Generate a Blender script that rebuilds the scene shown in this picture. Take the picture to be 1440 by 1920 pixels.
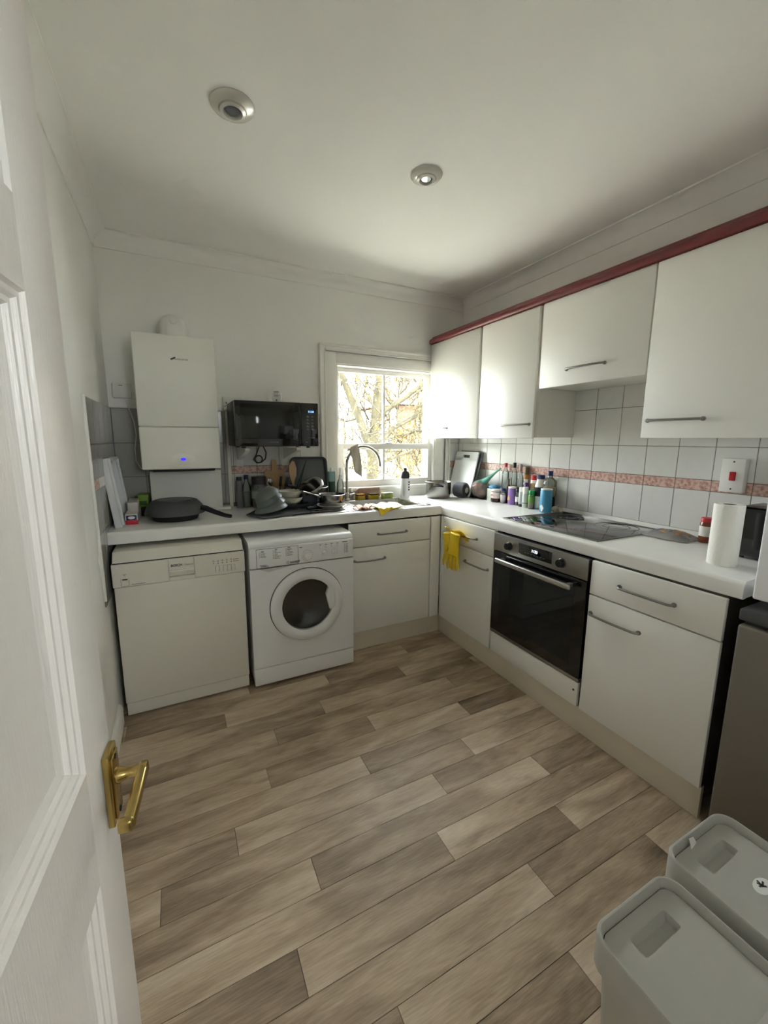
import bpy, bmesh, math, random
from mathutils import Vector, Matrix, noise
R = math.radians
scene = bpy.context.scene
COL = scene.collection
for o in list(bpy.data.objects):
    bpy.data.objects.remove(o)

# ------------------------------------------------------------------ camera
cam_d = bpy.data.cameras.new('camera')
cam = bpy.data.objects.new('camera', cam_d)
COL.objects.link(cam)
yaw, pitch, roll, fpx = R(-26.3247), R(-9.2735), R(0.2406), 758.787
Fv = Vector((-math.sin(yaw)*math.cos(pitch), math.cos(yaw)*math.cos(pitch), math.sin(pitch)))
R0 = Vector((math.cos(yaw), math.sin(yaw), 0)); U0 = R0.cross(Fv)
Rv = math.cos(roll)*R0 + math.sin(roll)*U0; Uv = -math.sin(roll)*R0 + math.cos(roll)*U0
mw = Matrix((Rv, Uv, -Fv)).transposed().to_4x4(); mw.translation = (-2.19606, -2.85943, 1.38159)
cam.matrix_world = mw
cam_d.sensor_fit = 'VERTICAL'; cam_d.sensor_height = 36.0; cam_d.sensor_width = 27.0
cam_d.lens = fpx/1920*36.0
cam_d.shift_x = 11.738/1920; cam_d.shift_y = -12.071/1920
cam_d.clip_start = 0.02; cam_d.clip_end = 200
scene.camera = cam

# ------------------------------------------------------------------ world, sun, exposure
SKY = 11.5
w = bpy.data.worlds.new('sky'); scene.world = w; w.use_nodes = True
bg = w.node_tree.nodes['Background']
bg.inputs[0].default_value = (0.95, .98, 1.0, 1); bg.inputs[1].default_value = SKY
sun_d = bpy.data.lights.new('sun', 'SUN'); sun_d.energy = 11.0; sun_d.angle = R(2); sun_d.color = (1, .95, .85)
sun = bpy.data.objects.new('sun', sun_d); COL.objects.link(sun)
sun.rotation_euler = Vector((0.55, 1.0, -1.25)).to_track_quat('-Z', 'Y').to_euler()
por_d = bpy.data.lights.new('window_portal', 'AREA'); por_d.shape = 'RECTANGLE'; por_d.size = .88; por_d.size_y = .95
por_d.cycles.is_portal = True
por = bpy.data.objects.new('window_portal', por_d); COL.objects.link(por)
por.location = (-.69, .19, 1.46); por.rotation_euler = (R(-90), 0, 0)
p2_d = bpy.data.lights.new('hall_portal', 'AREA'); p2_d.shape = 'RECTANGLE'; p2_d.size = .6; p2_d.size_y = .65
p2_d.cycles.is_portal = True
p2 = bpy.data.objects.new('hall_portal', p2_d); COL.objects.link(p2); p2.location = (-1.4, -4.46, 1.775); p2.rotation_euler = (R(90), 0, 0)
scene.view_settings.view_transform = 'Standard'; scene.view_settings.look = 'None'
scene.view_settings.gamma = 1.0; scene.view_settings.use_curve_mapping = False
scene.view_settings.exposure = 1.2
cy = scene.cycles
cy.use_adaptive_sampling = True; cy.adaptive_threshold = .15; cy.adaptive_min_samples = 20
cy.max_bounces = 9; cy.diffuse_bounces = 6; cy.glossy_bounces = 4; cy.transmission_bounces = 8; cy.transparent_max_bounces = 16
cy.caustics_reflective = False; cy.caustics_refractive = False; cy.sample_clamp_indirect = 6.0
cy.use_denoising = True

# ------------------------------------------------------------------ materials
def lin(c):
    return tuple(((v/255.0)/12.92 if v/255.0 <= .04045 else ((v/255.0+.055)/1.055)**2.4) for v in c)
MATS = {}
def mat(name, rgb, rough=.5, metal=0.0, var=.06, vscale=6.0, bump=0.0, bscale=80.0, coat=0.0, spec=.5, emit=None, estr=1.0,
        stretch=(1, 1, 1), alpha=1.0, trans=0.0):
    if name in MATS: return MATS[name]
    m = bpy.data.materials.new(name); m.use_nodes = True; nt = m.node_tree; n = nt.nodes; l = nt.links
    b = n['Principled BSDF']
    c = lin(rgb)
    tc = n.new('ShaderNodeTexCoord'); mp = n.new('ShaderNodeMapping'); mp.inputs['Scale'].default_value = stretch
    l.new(tc.outputs['Object'], mp.inputs[0])
    nz = n.new('ShaderNodeTexNoise'); nz.inputs['Scale'].default_value = vscale; nz.inputs['Detail'].default_value = 5
    l.new(mp.outputs[0], nz.inputs['Vector'])
    mx = n.new('ShaderNodeMix'); mx.data_type = 'RGBA'
    mx.inputs[6].default_value = tuple(max(0, v*(1-var)) for v in c)+(1,)
    mx.inputs[7].default_value = tuple(min(1, v*(1+var)) for v in c)+(1,)
    l.new(nz.outputs[0], mx.inputs[0]); l.new(mx.outputs[2], b.inputs['Base Color'])
    b.inputs['Roughness'].default_value = rough; b.inputs['Metallic'].default_value = metal
    b.inputs['Specular IOR Level'].default_value = spec
    b.inputs['Coat Weight'].default_value = coat; b.inputs['Coat Roughness'].default_value = .08
    b.inputs['Alpha'].default_value = alpha; b.inputs['Transmission Weight'].default_value = trans
    if bump:
        n2 = n.new('ShaderNodeTexNoise'); n2.inputs['Scale'].default_value = bscale; n2.inputs['Detail'].default_value = 4
        l.new(mp.outputs[0], n2.inputs['Vector'])
        bp = n.new('ShaderNodeBump'); bp.inputs['Strength'].default_value = bump; bp.inputs['Distance'].default_value = .004
        l.new(n2.outputs[0], bp.inputs['Height']); l.new(bp.outputs[0], b.inputs['Normal'])
    if emit:
        b.inputs['Emission Color'].default_value = lin(emit)+(1,); b.inputs['Emission Strength'].default_value = estr
    MATS[name] = m
    return m

def clear_mat(name, rgb, opacity=.12, rough=.03, refl=.12):
    """thin clear sheet: see-through, tinted, with a gloss that grows at grazing angles"""
    if name in MATS: return MATS[name]
    m = bpy.data.materials.new(name); m.use_nodes = True; nt = m.node_tree; n = nt.nodes; l = nt.links
    n.remove(n['Principled BSDF']); out = n['Material Output']
    t = n.new('ShaderNodeBsdfTransparent'); c = lin(rgb); t.inputs[0].default_value = tuple(c)+(1,)
    d = n.new('ShaderNodeBsdfDiffuse')
    nz = n.new('ShaderNodeTexNoise'); nz.inputs['Scale'].default_value = 14
    cr = n.new('ShaderNodeMix'); cr.data_type = 'RGBA'; cr.inputs[6].default_value = tuple(v*.85 for v in c)+(1,); cr.inputs[7].default_value = tuple(c)+(1,)
    l.new(nz.outputs[0], cr.inputs[0]); l.new(cr.outputs[2], d.inputs[0])
    a = n.new('ShaderNodeMixShader'); a.inputs[0].default_value = opacity; l.new(t.outputs[0], a.inputs[1]); l.new(d.outputs[0], a.inputs[2])
    g = n.new('ShaderNodeBsdfGlossy'); g.inputs['Roughness'].default_value = rough
    fr = n.new('ShaderNodeLayerWeight'); fr.inputs[0].default_value = refl
    b = n.new('ShaderNodeMixShader'); l.new(fr.outputs['Fresnel'], b.inputs[0]); l.new(a.outputs[0], b.inputs[1]); l.new(g.outputs[0], b.inputs[2])
    l.new(b.outputs[0], out.inputs[0])
    MATS[name] = m
    return m

def floor_mat():
    m = bpy.data.materials.new('vinyl_plank'); m.use_nodes = True; nt = m.node_tree; n = nt.nodes; l = nt.links
    b = n['Principled BSDF']
    oi = n.new('ShaderNodeObjectInfo'); tc = n.new('ShaderNodeTexCoord')
    off = n.new('ShaderNodeVectorMath'); off.operation = 'MULTIPLY_ADD'
    cmb = n.new('ShaderNodeCombineXYZ'); l.new(oi.outputs['Random'], cmb.inputs[0]); l.new(oi.outputs['Random'], cmb.inputs[1]); l.new(oi.outputs['Random'], cmb.inputs[2])
    l.new(cmb.outputs[0], off.inputs[0]); off.inputs[1].default_value = (17, 41, 7); l.new(tc.outputs['Object'], off.inputs[2])
    mp = n.new('ShaderNodeMapping'); mp.inputs['Scale'].default_value = (1.5, 7, 1); l.new(off.outputs[0], mp.inputs[0])
    g1 = n.new('ShaderNodeTexNoise'); g1.inputs['Scale'].default_value = 2.2; g1.inputs['Detail'].default_value = 8; g1.inputs['Distortion'].default_value = .6; l.new(mp.outputs[0], g1.inputs['Vector'])
    mp2 = n.new('ShaderNodeMapping'); mp2.inputs['Scale'].default_value = (9, 120, 1); l.new(off.outputs[0], mp2.inputs[0])
    g2 = n.new('ShaderNodeTexNoise'); g2.inputs['Scale'].default_value = 2.0; g2.inputs['Detail'].default_value = 6; l.new(mp2.outputs[0], g2.inputs['Vector'])
    mp3 = n.new('ShaderNodeMapping'); mp3.inputs['Scale'].default_value = (3.0, 9, 1); l.new(off.outputs[0], mp3.inputs[0])
    g3 = n.new('ShaderNodeTexNoise'); g3.inputs['Scale'].default_value = 1.7; g3.inputs['Detail'].default_value = 3; l.new(mp3.outputs[0], g3.inputs['Vector'])
    at = n.new('ShaderNodeAttribute'); at.attribute_name = 'tone'
    def mth(op, a, b_):
        q = n.new('ShaderNodeMath'); q.operation = op
        for i, v in enumerate((a, b_)):
            if isinstance(v, (int, float)): q.inputs[i].default_value = v
            else: l.new(v, q.inputs[i])
        return q.outputs[0]
    v = mth('MULTIPLY_ADD', g1.outputs[0], .95); v.node.inputs[2].default_value = -.47
    v2 = mth('MULTIPLY_ADD', g2.outputs[0], .46); v2.node.inputs[2].default_value = -.23
    s = mth('ADD', v, v2); s = mth('ADD', s, at.outputs['Fac'])
    cr = n.new('ShaderNodeValToRGB'); l.new(s, cr.inputs[0])
    e = cr.color_ramp.elements
    e[0].position = .06; e[0].color = lin((97, 81, 65))+(1,)
    e[1].position = .95; e[1].color = lin((220, 202, 179))+(1,)
    x = e.new(.34); x.color = lin((145, 125, 103))+(1,)
    x = e.new(.6); x.color = lin((182, 162, 137))+(1,)
    # knots / dark smudges
    kr = n.new('ShaderNodeValToRGB'); l.new(g3.outputs[0], kr.inputs[0]); kr.color_ramp.elements[0].position = .64; kr.color_ramp.elements[0].color = (1, 1, 1, 1)
    kr.color_ramp.elements[1].position = .8; kr.color_ramp.elements[1].color = (.62, .6, .58, 1)
    mu = n.new('ShaderNodeMix'); mu.data_type = 'RGBA'; mu.blend_type = 'MULTIPLY'; mu.inputs[0].default_value = 1
    l.new(cr.outputs[0], mu.inputs[6]); l.new(kr.outputs[0], mu.inputs[7])
    l.new(mu.outputs[2], b.inputs['Base Color'])
    b.inputs['Roughness'].default_value = .47; b.inputs['Specular IOR Level'].default_value = .4
    bp = n.new('ShaderNodeBump'); bp.inputs['Strength'].default_value = .15; bp.inputs['Distance'].default_value = .002
    l.new(g2.outputs[0], bp.inputs['Height']); l.new(bp.outputs[0], b.inputs['Normal'])
    return m

def border_mat():
    m = mat('border_print', (186, 138, 128), .25, var=.0)
    nt = m.node_tree; n = nt.nodes; l = nt.links; b = n['Principled BSDF']
    vo = n.new('ShaderNodeTexVoronoi'); vo.inputs['Scale'].default_value = 55
    nz = n.new('ShaderNodeTexNoise'); nz.inputs['Scale'].default_value = 90; nz.inputs['Detail'].default_value = 4
    tc = n.new('ShaderNodeTexCoord'); l.new(tc.outputs['Object'], vo.inputs['Vector']); l.new(tc.outputs['Object'], nz.inputs['Vector'])
    ad = n.new('ShaderNodeMath'); ad.operation = 'MULTIPLY_ADD'; l.new(vo.outputs['Distance'], ad.inputs[0]); ad.inputs[1].default_value = .6; l.new(nz.outputs[0], ad.inputs[2])
    cr = n.new('ShaderNodeValToRGB'); l.new(ad.outputs[0], cr.inputs[0])
    cr.color_ramp.elements[0].position = .45; cr.color_ramp.elements[0].color = lin((168, 116, 106))+(1,)
    cr.color_ramp.elements[1].position = .95; cr.color_ramp.elements[1].color = lin((222, 190, 176))+(1,)
    l.new(cr.outputs[0], b.inputs['Base Color'])
    return m

M_wall = mat('wall_paint', (242, 241, 236), .75, var=.03, vscale=3, bump=.12, bscale=60)
M_ceil = mat('ceiling_paint', (244, 243, 238), .8, var=.025, vscale=2, bump=.1, bscale=50)
M_gloss = mat('gloss_white_wood', (240, 236, 232), .3, var=.02, vscale=4, bump=.18, bscale=26, stretch=(14, 14, 1.2))
M_trim = mat('trim_white', (238, 236, 230), .42, var=.02)
M_unit = mat('unit_white', (239, 238, 232), .42, var=.015, vscale=2)
M_carc = mat('carcass_white', (222, 220, 210), .5, var=.02)
M_plinth = mat('plinth_cream', (222, 212, 194), .5, var=.06, vscale=9)
M_top = mat('worktop_laminate', (238, 237, 233), .22, var=.04, vscale=14)
M_floor = floor_mat()
M_under = mat('floor_seam', (92, 80, 68), .6)
M_tile = mat('tile_white', (226, 225, 221), .18, var=.05, vscale=22, bump=.03, bscale=40)
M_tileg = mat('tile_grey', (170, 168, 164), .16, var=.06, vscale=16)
M_grout = mat('grout', (128, 122, 114), .9)
M_seal = mat('sealant', (236, 234, 228), .45)
M_border = border_mat()
M_red = mat('cornice_red', (112, 44, 46), .38, var=.08, vscale=10)
M_handle = mat('handle_grey_metal', (146, 143, 138), .38, metal=.6, var=.06)
M_steel = mat('stainless', (190, 188, 184), .22, metal=1, var=.05, stretch=(1, 1, 30), vscale=10)
M_steelb = mat('brushed_steel', (158, 156, 152), .34, metal=1, var=.08, stretch=(1, 60, 60), vscale=3)
M_chrome = mat('chrome', (148, 146, 142), .2, metal=1, var=.01)
M_tap = mat('tap_nickel', (168, 163, 155), .3, metal=1, var=.03)
M_black = mat('black_plastic', (17, 17, 18), .35, var=.1)
M_blackg = mat('black_glass', (9, 10, 12), .05, var=.05, coat=.6)
M_blackm = mat('black_matt', (26, 26, 27), .6, var=.12)
M_dark = mat('dark_grey', (58, 58, 60), .5, var=.1)
M_appl = mat('appliance_white', (236, 236, 237), .3, var=.01)
M_dw = mat('dishwasher_white', (220, 216, 204), .36, var=.012)
M_print = mat('print_dark', (64, 64, 64), .6)
M_printl = mat('print_light', (150, 152, 156), .5)
M_brass = mat('brass', (190, 164, 100), .24, metal=1, var=.16, vscale=30)
M_boiler = mat('boiler_white', (234, 233, 224), .38, var=.01)
M_plast = mat('white_plastic', (232, 231, 226), .4, var=.02)
M_bin = mat('bin_grey', (176, 174, 167), .5, var=.03, vscale=30, bump=.05, bscale=300)
M_fridge = mat('fridge_silver', (122, 115, 104), .45, metal=.3, var=.04)
M_glass = clear_mat('window_glass', (250, 252, 252), .015, .01, .08)
M_bottle = clear_mat('clear_glass', (243, 247, 245), .12, .05, .3)
M_tint = clear_mat('oven_glass', (70, 72, 74), .25, .03, .35)
M_wood = mat('beech_wood', (190, 155, 112), .55, var=.14, stretch=(3, 3, .4), vscale=20)
M_yel = mat('yellow_rubber', (238, 204, 28), .42, var=.08, vscale=30, bump=.15, bscale=60)
M_org = mat('orange_rubber', (214, 118, 40), .5, var=.08)
M_gbowl = mat('grey_stoneware', (100, 106, 104), .38, var=.06)
M_wbowl = mat('cream_china', (232, 229, 214), .25, var=.02)
M_pan = mat('pan_speckle', (70, 71, 73), .5, var=.35, vscale=160)
M_navy = mat('navy_enamel', (36, 41, 56), .35, var=.08)

# ------------------------------------------------------------------ mesh helpers
class MB:
    def __init__(s): s.bm = bmesh.new()
    def _merge(s, b, mx=None):
        if mx is not None: b.transform(mx)
        me = bpy.data.meshes.new('t'); b.to_mesh(me); b.free(); s.bm.from_mesh(me); bpy.data.meshes.remove(me); return s
    def box(s, x0, x1, y0, y1, z0, z1, bev=0.0, seg=2, mx=None):
        b = bmesh.new(); bmesh.ops.create_cube(b, size=1)
        x0, x1 = min(x0, x1), max(x0, x1); y0, y1 = min(y0, y1), max(y0, y1); z0, z1 = min(z0, z1), max(z0, z1)
        b.transform(Matrix.Translation(((x0+x1)/2, (y0+y1)/2, (z0+z1)/2)) @ Matrix.Diagonal((x1-x0, y1-y0, z1-z0, 1)))
        if bev: bmesh.ops.bevel(b, geom=b.edges[:], offset=min(bev, .49*min(x1-x0, y1-y0, z1-z0)), segments=seg, profile=.5, affect='EDGES')
        return s._merge(b, mx)
    def cyl(s, a, c, r0, r1=None, n=20, caps=True, mx=None):
        a, c = Vector(a), Vector(c); r1 = r0 if r1 is None else r1
        b = bmesh.new(); L = (c-a).length
        bmesh.ops.create_cone(b, cap_ends=caps, segments=n, radius1=max(r0, 1e-5), radius2=max(r1, 1e-5), depth=L)
        q = (c-a).to_track_quat('Z', 'Y').to_matrix().to_4x4(); b.transform(Matrix.Translation((a+c)/2) @ q)
        return s._merge(b, mx)
    def lathe(s, prof, c=(0, 0, 0), n=28, mx=None):
        b = bmesh.new(); rings = []
        for r, z in prof:
            if r < 1e-6: rings.append([b.verts.new((c[0], c[1], c[2]+z))])
            else: rings.append([b.verts.new((c[0]+r*math.cos(2*math.pi*k/n), c[1]+r*math.sin(2*math.pi*k/n), c[2]+z)) for k in range(n)])
        for A, B in zip(rings, rings[1:]):
            for k in range(n):
                j = (k+1) % n
                if len(A) == 1 and len(B) == 1: continue
                if len(A) == 1: b.faces.new((A[0], B[j], B[k]))
                elif len(B) == 1: b.faces.new((A[k], A[j], B[0]))
                else: b.faces.new((A[k], A[j], B[j], B[k]))
        bmesh.ops.recalc_face_normals(b, faces=b.faces[:])
        return s._merge(b, mx)
    def tube(s, pts, r, n=10, closed=False, mx=None):
        pts = [Vector(p) for p in pts]; N = len(pts); rr = r if isinstance(r, (list, tuple)) else [r]*N
        b = bmesh.new(); rings = []; up = None
        for i, p in enumerate(pts):
            t = (pts[min(i+1, N-1)]-pts[max(i-1, 0)])
            if closed: t = pts[(i+1) % N]-pts[i-1]
            t.normalize()
            if up is None:
                up = Vector((0, 0, 1)) if abs(t.z) < .9 else Vector((1, 0, 0))
            a = (up - t*up.dot(t)).normalized(); bb = t.cross(a); up = a
            rings.append([b.verts.new(p+rr[i]*(math.cos(2*math.pi*k/n)*a+math.sin(2*math.pi*k/n)*bb)) for k in range(n)])
        seq = list(zip(rings, rings[1:])) + ([(rings[-1], rings[0])] if closed else [])
        for A, B in seq:
            for k in range(n): b.faces.new((A[k], A[(k+1) % n], B[(k+1) % n], B[k]))
        if not closed: b.faces.new(rings[0][::-1]); b.faces.new(rings[-1])
        bmesh.ops.recalc_face_normals(b, faces=b.faces[:])
        return s._merge(b, mx)
    def prism(s, poly, ax, a, c, mx=None):
        """polygon in the plane normal to ax ('x': (y,z), 'y': (x,z), 'z': (x,y)), pulled from a to c along ax"""
        def P(q, t): return {'x': (t, q[0], q[1]), 'y': (q[0], t, q[1]), 'z': (q[0], q[1], t)}[ax]
        b = bmesh.new(); A = [b.verts.new(P(q, a)) for q in poly]; B = [b.verts.new(P(q, c)) for q in poly]; n = len(poly)
        b.faces.new(A); b.faces.new(B[::-1])
        for k in range(n): b.faces.new((A[k], B[k], B[(k+1) % n], A[(k+1) % n]))
        bmesh.ops.recalc_face_normals(b, faces=b.faces[:])
        return s._merge(b, mx)
    def sheet(s, fn, nu, nv, thick=0.0, mx=None):
        b = bmesh.new(); V = [[b.verts.new(fn(i/nu, j/nv)) for j in range(nv+1)] for i in range(nu+1)]
        for i in range(nu):
            for j in range(nv): b.faces.new((V[i][j], V[i+1][j], V[i+1][j+1], V[i][j+1]))
        if thick:
            bmesh.ops.recalc_face_normals(b, faces=b.faces[:])
            bmesh.ops.solidify(b, geom=b.faces[:], thickness=thick)
        return s._merge(b, mx)
    def blob(s, c, rx, ry, rz, amp=0.0, freq=3.0, sub=3, seed=0, mx=None):
        b = bmesh.new(); bmesh.ops.create_icosphere(b, subdivisions=sub, radius=1)
        for v in b.verts:
            d = 1+amp*noise.noise(v.co*freq+Vector((seed, seed*2.3, 0)))
            v.co = Vector((c[0]+v.co.x*rx*d, c[1]+v.co.y*ry*d, c[2]+v.co.z*rz*d))
        return s._merge(b, mx)
    def rrect(s, x0, x1, y0, y1, r, z0, z1, n=5, mx=None, flare=0.0):
        pts = rr_pts(x0, x1, y0, y1, r, n)
        return s.prism(pts, 'z', z0, z1, mx)
    def build(s, name, m, parent=None, world=False, smooth=40):
        if world and parent is not None:
            t = parent
            while t.parent is not None: t = t.parent
            s.bm.transform((Matrix.Translation(t.location) @ t.rotation_euler.to_matrix().to_4x4()).inverted())
        me = bpy.data.meshes.new(name); s.bm.to_mesh(me); s.bm.free()
        if smooth:
            me.shade_smooth(); me.set_sharp_from_angle(angle=R(smooth))
        me.materials.append(m)
        o = bpy.data.objects.new(name, me); COL.objects.link(o)
        if parent is not None: o.parent = parent
        return o

def rr_pts(x0, x1, y0, y1, r, n=5):
    pts = []
    for cx, cy_, a0 in ((x1-r, y1-r, 0), (x0+r, y1-r, 90), (x0+r, y0+r, 180), (x1-r, y0+r, 270)):
        for k in range(n+1):
            a = R(a0+90*k/n); pts.append((cx+r*math.cos(a), cy_+r*math.sin(a)))
    return pts
def tag(o, label, cat, group=None, kind=None):
    o['label'] = label; o['category'] = cat
    if group: o['group'] = group
    if kind: o['kind'] = kind
    return o
def thing(name, label, cat, loc=(0, 0, 0), rz=0.0, group=None, kind=None):
    o = bpy.data.objects.new(name, None); COL.objects.link(o); o.location = loc; o.rotation_euler = (0, 0, R(rz))
    o.empty_display_size = .05
    return tag(o, label, cat, group, kind)
def text(s, size, loc, face, m, name, parent, depth=.0006, bold=False, align='LEFT'):
    """lettering on a face looking to -y ('y'), -x ('x') or up ('z')"""
    cu = bpy.data.curves.new('t', 'FONT'); cu.body = s; cu.size = size; cu.extrude = depth; cu.align_x = align
    cu.resolution_u = 3
    if bold: cu.offset = size*.03
    ob = bpy.data.objects.new('t', cu); me = bpy.data.meshes.new_from_object(ob); bpy.data.objects.remove(ob)
    e = {'y': (R(90), 0, 0), 'x': (R(90), 0, R(-90)), 'z': (0, 0, 0)}[face]
    from mathutils import Euler
    me.transform(Matrix.Translation(loc) @ Euler(e).to_matrix().to_4x4())
    t = parent
    while t.parent is not None: t = t.parent
    me.transform((Matrix.Translation(t.location) @ t.rotation_euler.to_matrix().to_4x4()).inverted())
    me.name = name; me.materials.clear(); me.materials.append(m)
    o = bpy.data.objects.new(name, me); COL.objects.link(o); o.parent = parent
    return o
def pull(axis, at, c0, c1, z, parent, stand=.03, r=.0052, name='handle'):
    """bow handle on a front; axis 'x' runs along x on a face looking to -y at y=at, 'y' along y on a face looking to -x"""
    pts = []
    for t, d in ((0, 0), (0, .55), (.03, .85), (.08, 1), (.3, 1.08), (.5, 1.1), (.7, 1.08), (.92, 1), (.97, .85), (1, .55), (1, 0)):
        c = c0+(c1-c0)*t
        pts.append((c, at-stand*d*.8, z) if axis == 'x' else (at-stand*d*.8, c, z))
    b = MB().tube(pts, r, 8)
    for c in (c0, c1):
        if axis == 'x': b.cyl((c, at, z), (c, at-.006, z), r*1.7, n=10)
        else: b.cyl((at, c, z), (at-.006, c, z), r*1.7, n=10)
    return b.build(name, M_handle, parent, world=True)

# ------------------------------------------------------------------ dimensions of the room
XL, ZC = -2.53, 2.4985
YF = -2.96
ZT, ZB = .93, .868
XW, YW = -.571, -.574
XD, YD = -.583, -.5845
YEND = -2.232

# ------------------------------------------------------------------ shell
def shell(name, label, cat, b, m): 
    return tag(b.build(name, m, smooth=0), label, cat, kind='structure')
fl = shell('floor', 'wood effect vinyl plank floor of the kitchen', 'floor', MB().box(XL-.1, .1, -4.4, .1, -.08, -.003), M_under)
shell('ceiling', 'flat off white painted ceiling over the kitchen', 'ceiling', MB().box(XL-.12, .12, -4.45, .18, ZC, ZC+.12), M_ceil)
wx0, wx1, wz0, wz1 = -1.125, -.25, .985, 1.935
wb = MB()
wb.box(XL-.12, wx0, 0, .18, -.08, ZC); wb.box(wx1, .12, 0, .18, -.08, ZC); wb.box(wx0, wx1, 0, .18, wz1, ZC); wb.box(wx0, wx1, 0, .18, -.08, wz0)
wall_back = shell('wall_back', 'off white window wall behind the boiler and sink', 'wall', wb, M_wall)
wall_right = shell('wall_right', 'tiled wall behind the hob and wall cupboards', 'wall', MB().box(0, .12, -4.45, 0, -.08, ZC), M_wall)
wall_left = shell('wall_left', 'plain off white wall beside the open panelled door', 'wall', MB().box(XL-.12, XL, -4.45, 0, -.08, ZC), M_wall)
dx0, dx1, dzt = -2.405, -1.62, 2.0
fb = MB(); fb.box(XL, dx0-.0, YF-.1, YF, -.0, ZC); fb.box(dx1, 0, YF-.1, YF, 0, ZC); fb.box(dx0, dx1, YF-.1, YF, dzt, ZC)
shell('wall_front', 'wall with the open doorway into the hall', 'wall', fb, M_wall)
shell('wall_hall', 'plain end wall of the hall beyond the doorway', 'wall', MB().box(XL, -1.70, -4.45, -4.33, 0, ZC).box(-1.10, 0, -4.45, -4.33, 0, ZC).box(-1.70, -1.10, -4.45, -4.33, 0, 1.45).box(-1.70, -1.10, -4.45, -4.33, 2.1, ZC), M_wall)

# floor planks
def plank(x0, x1, y0, y1, ta, tb):
    nx = max(1, int((x1-x0)/.12)); vs = []; fs = []; tn = []
    g = .0009
    for i in range(nx+1):
        t = i/nx; x = x0+g+(x1-x0-2*g)*t; tv = ta+(tb-ta)*t
        for y, z in ((y0+g, -.003), (y0+g, 0), (y1-g, 0), (y1-g, -.003)): vs.append((x, y, z)); tn.append(tv)
    for i in range(nx):
        a = i*4
        for k in range(3): fs.append((a+k, a+4+k, a+5+k, a+1+k))
    fs.append((0, 1, 2, 3)); fs.append((nx*4+3, nx*4+2, nx*4+1, nx*4))
    me = bpy.data.meshes.new('plank'); me.from_pydata(vs, [], fs); me.materials.append(M_floor)
    at = me.attributes.new('tone', 'FLOAT', 'POINT'); at.data.foreach_set('value', tn)
    bm = bmesh.new(); bm.from_mesh(me); bmesh.ops.recalc_face_normals(bm, faces=bm.faces[:]); bm.to_mesh(me); bm.free()
    o = bpy.data.objects.new('plank', me); COL.objects.link(o); o.parent = fl
random.seed(5)
rowj = {-1: -.918, 0: -1.495, 1: -1.062, 2: -1.602, 3: -1.865, 4: -1.424, 5: -.940, 6: -1.557, 7: -1.095, 8: -1.325, 9: -.880, 10: -1.456, 11: -.987, 12: -1.246, 13: -.795, 14: -1.326}
lightend = {-1: 1, 0: 1, 3: 1, 6: 1, 8: 1, 9: 1, 12: 1, 5: 1, 2: 0, 7: 0, 11: 0, 1: 0, 4: 0, 10: 0, 13: 0, 14: 0}
for k in range(-7, 21):
    y1 = -.737-.1108*k; y0 = y1-.1108
    if k < -1 and y0 > -.02: continue
    j = rowj.get(k, -1.0-random.random())
    xs = [j+1.004*i for i in range(-3, 4)]
    xs = [XL]+[x for x in xs if XL+.03 < x < -.02]+[0.0]
    for a, c in zip(xs, xs[1:]):
        hi, lo = .68+random.uniform(-.08, .1), .36+random.uniform(-.1, .08)
        le = lightend.get(k, random.random() > .5)
        ta, tb = (lo, hi) if le else (hi, lo)
        plank(a, c, y0, min(y1, 0), ta, tb)

# coving
def cove(name, label, f, n=8):
    """quarter hollow between wall and ceiling; f maps (out, z) to the section's place, ends a and c"""
    r = .068; pts = [(0, ZC), (0, ZC-.08), (.006, ZC-.08)]
    for i in range(n+1):
        a = R(90*i/n); pts.append((.008+(r-.008)*(1-math.cos(a)), ZC-.074+.066*math.sin(a)))
    pts += [(r+.004, ZC-.008), (r+.004, ZC)]
    b = f(pts)
    return tag(b.build(name, M_ceil, smooth=50), label, 'coving', kind='structure')
cove('trim_1', 'plaster coving above the window wall', lambda P: MB().prism([(-o, z) for o, z in P], 'x', XL, 0))
cove('trim_2', 'plaster coving above the wall cupboards', lambda P: MB().prism([(-o, z) for o, z in P], 'y', YF, 0))
cove('trim_3', 'plaster coving along the top of the door side wall', lambda P: MB().prism([(XL+o, z) for o, z in P], 'y', YF, 0))
tag(MB().prism([(XL, 0), (XL+.016, 0), (XL+.016, .085), (XL+.008, .1), (XL, .105)], 'y', YF, -.70).build('baseboard_left', M_trim), 'white painted skirting beside the dishwasher', 'skirting', kind='structure')

# wall tiles
TW, TY0 = .1515, -.8198
ZR = (.957, 1.1520, 1.2022, 1.3544, 1.5570, 1.7596)
def tiles(wall, axis, at, c0, c1, joint0, rows, m, th=.007):
    g = .0013; js = []; k = math.floor((c0-joint0)/TW)-1
    while joint0+k*TW < c1+TW: js.append(joint0+k*TW); k += 1
    js = [c0]+[j for j in js if c0+.012 < j < c1-.012]+[c1]
    cache = {}
    for a, c in zip(js, js[1:]):
        for (z0, z1, kind) in rows:
            wdt = round(c-a, 4); key = (wdt, z0, z1, kind)
            if key not in cache:
                b = MB()
                if axis == 'x': b.box(0, wdt-2*g, -th, 0, z0+g, z1-g, .0016, 1)
                else: b.box(-th, 0, 0, wdt-2*g, z0+g, z1-g, .0016, 1)
                me = bpy.data.meshes.new('tile'); b.bm.to_mesh(me); b.bm.free(); me.materials.append(M_border if kind == 'border' else m if kind == 'tile' else kind)
                cache[key] = me
            o = bpy.data.objects.new('border_tile' if kind == 'border' else 'tile', cache[key]); COL.objects.link(o); o.parent = wall
            if axis == 'x': o.location = (a+g, at, 0)
            else: o.location = (at, a+g, 0)
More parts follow.
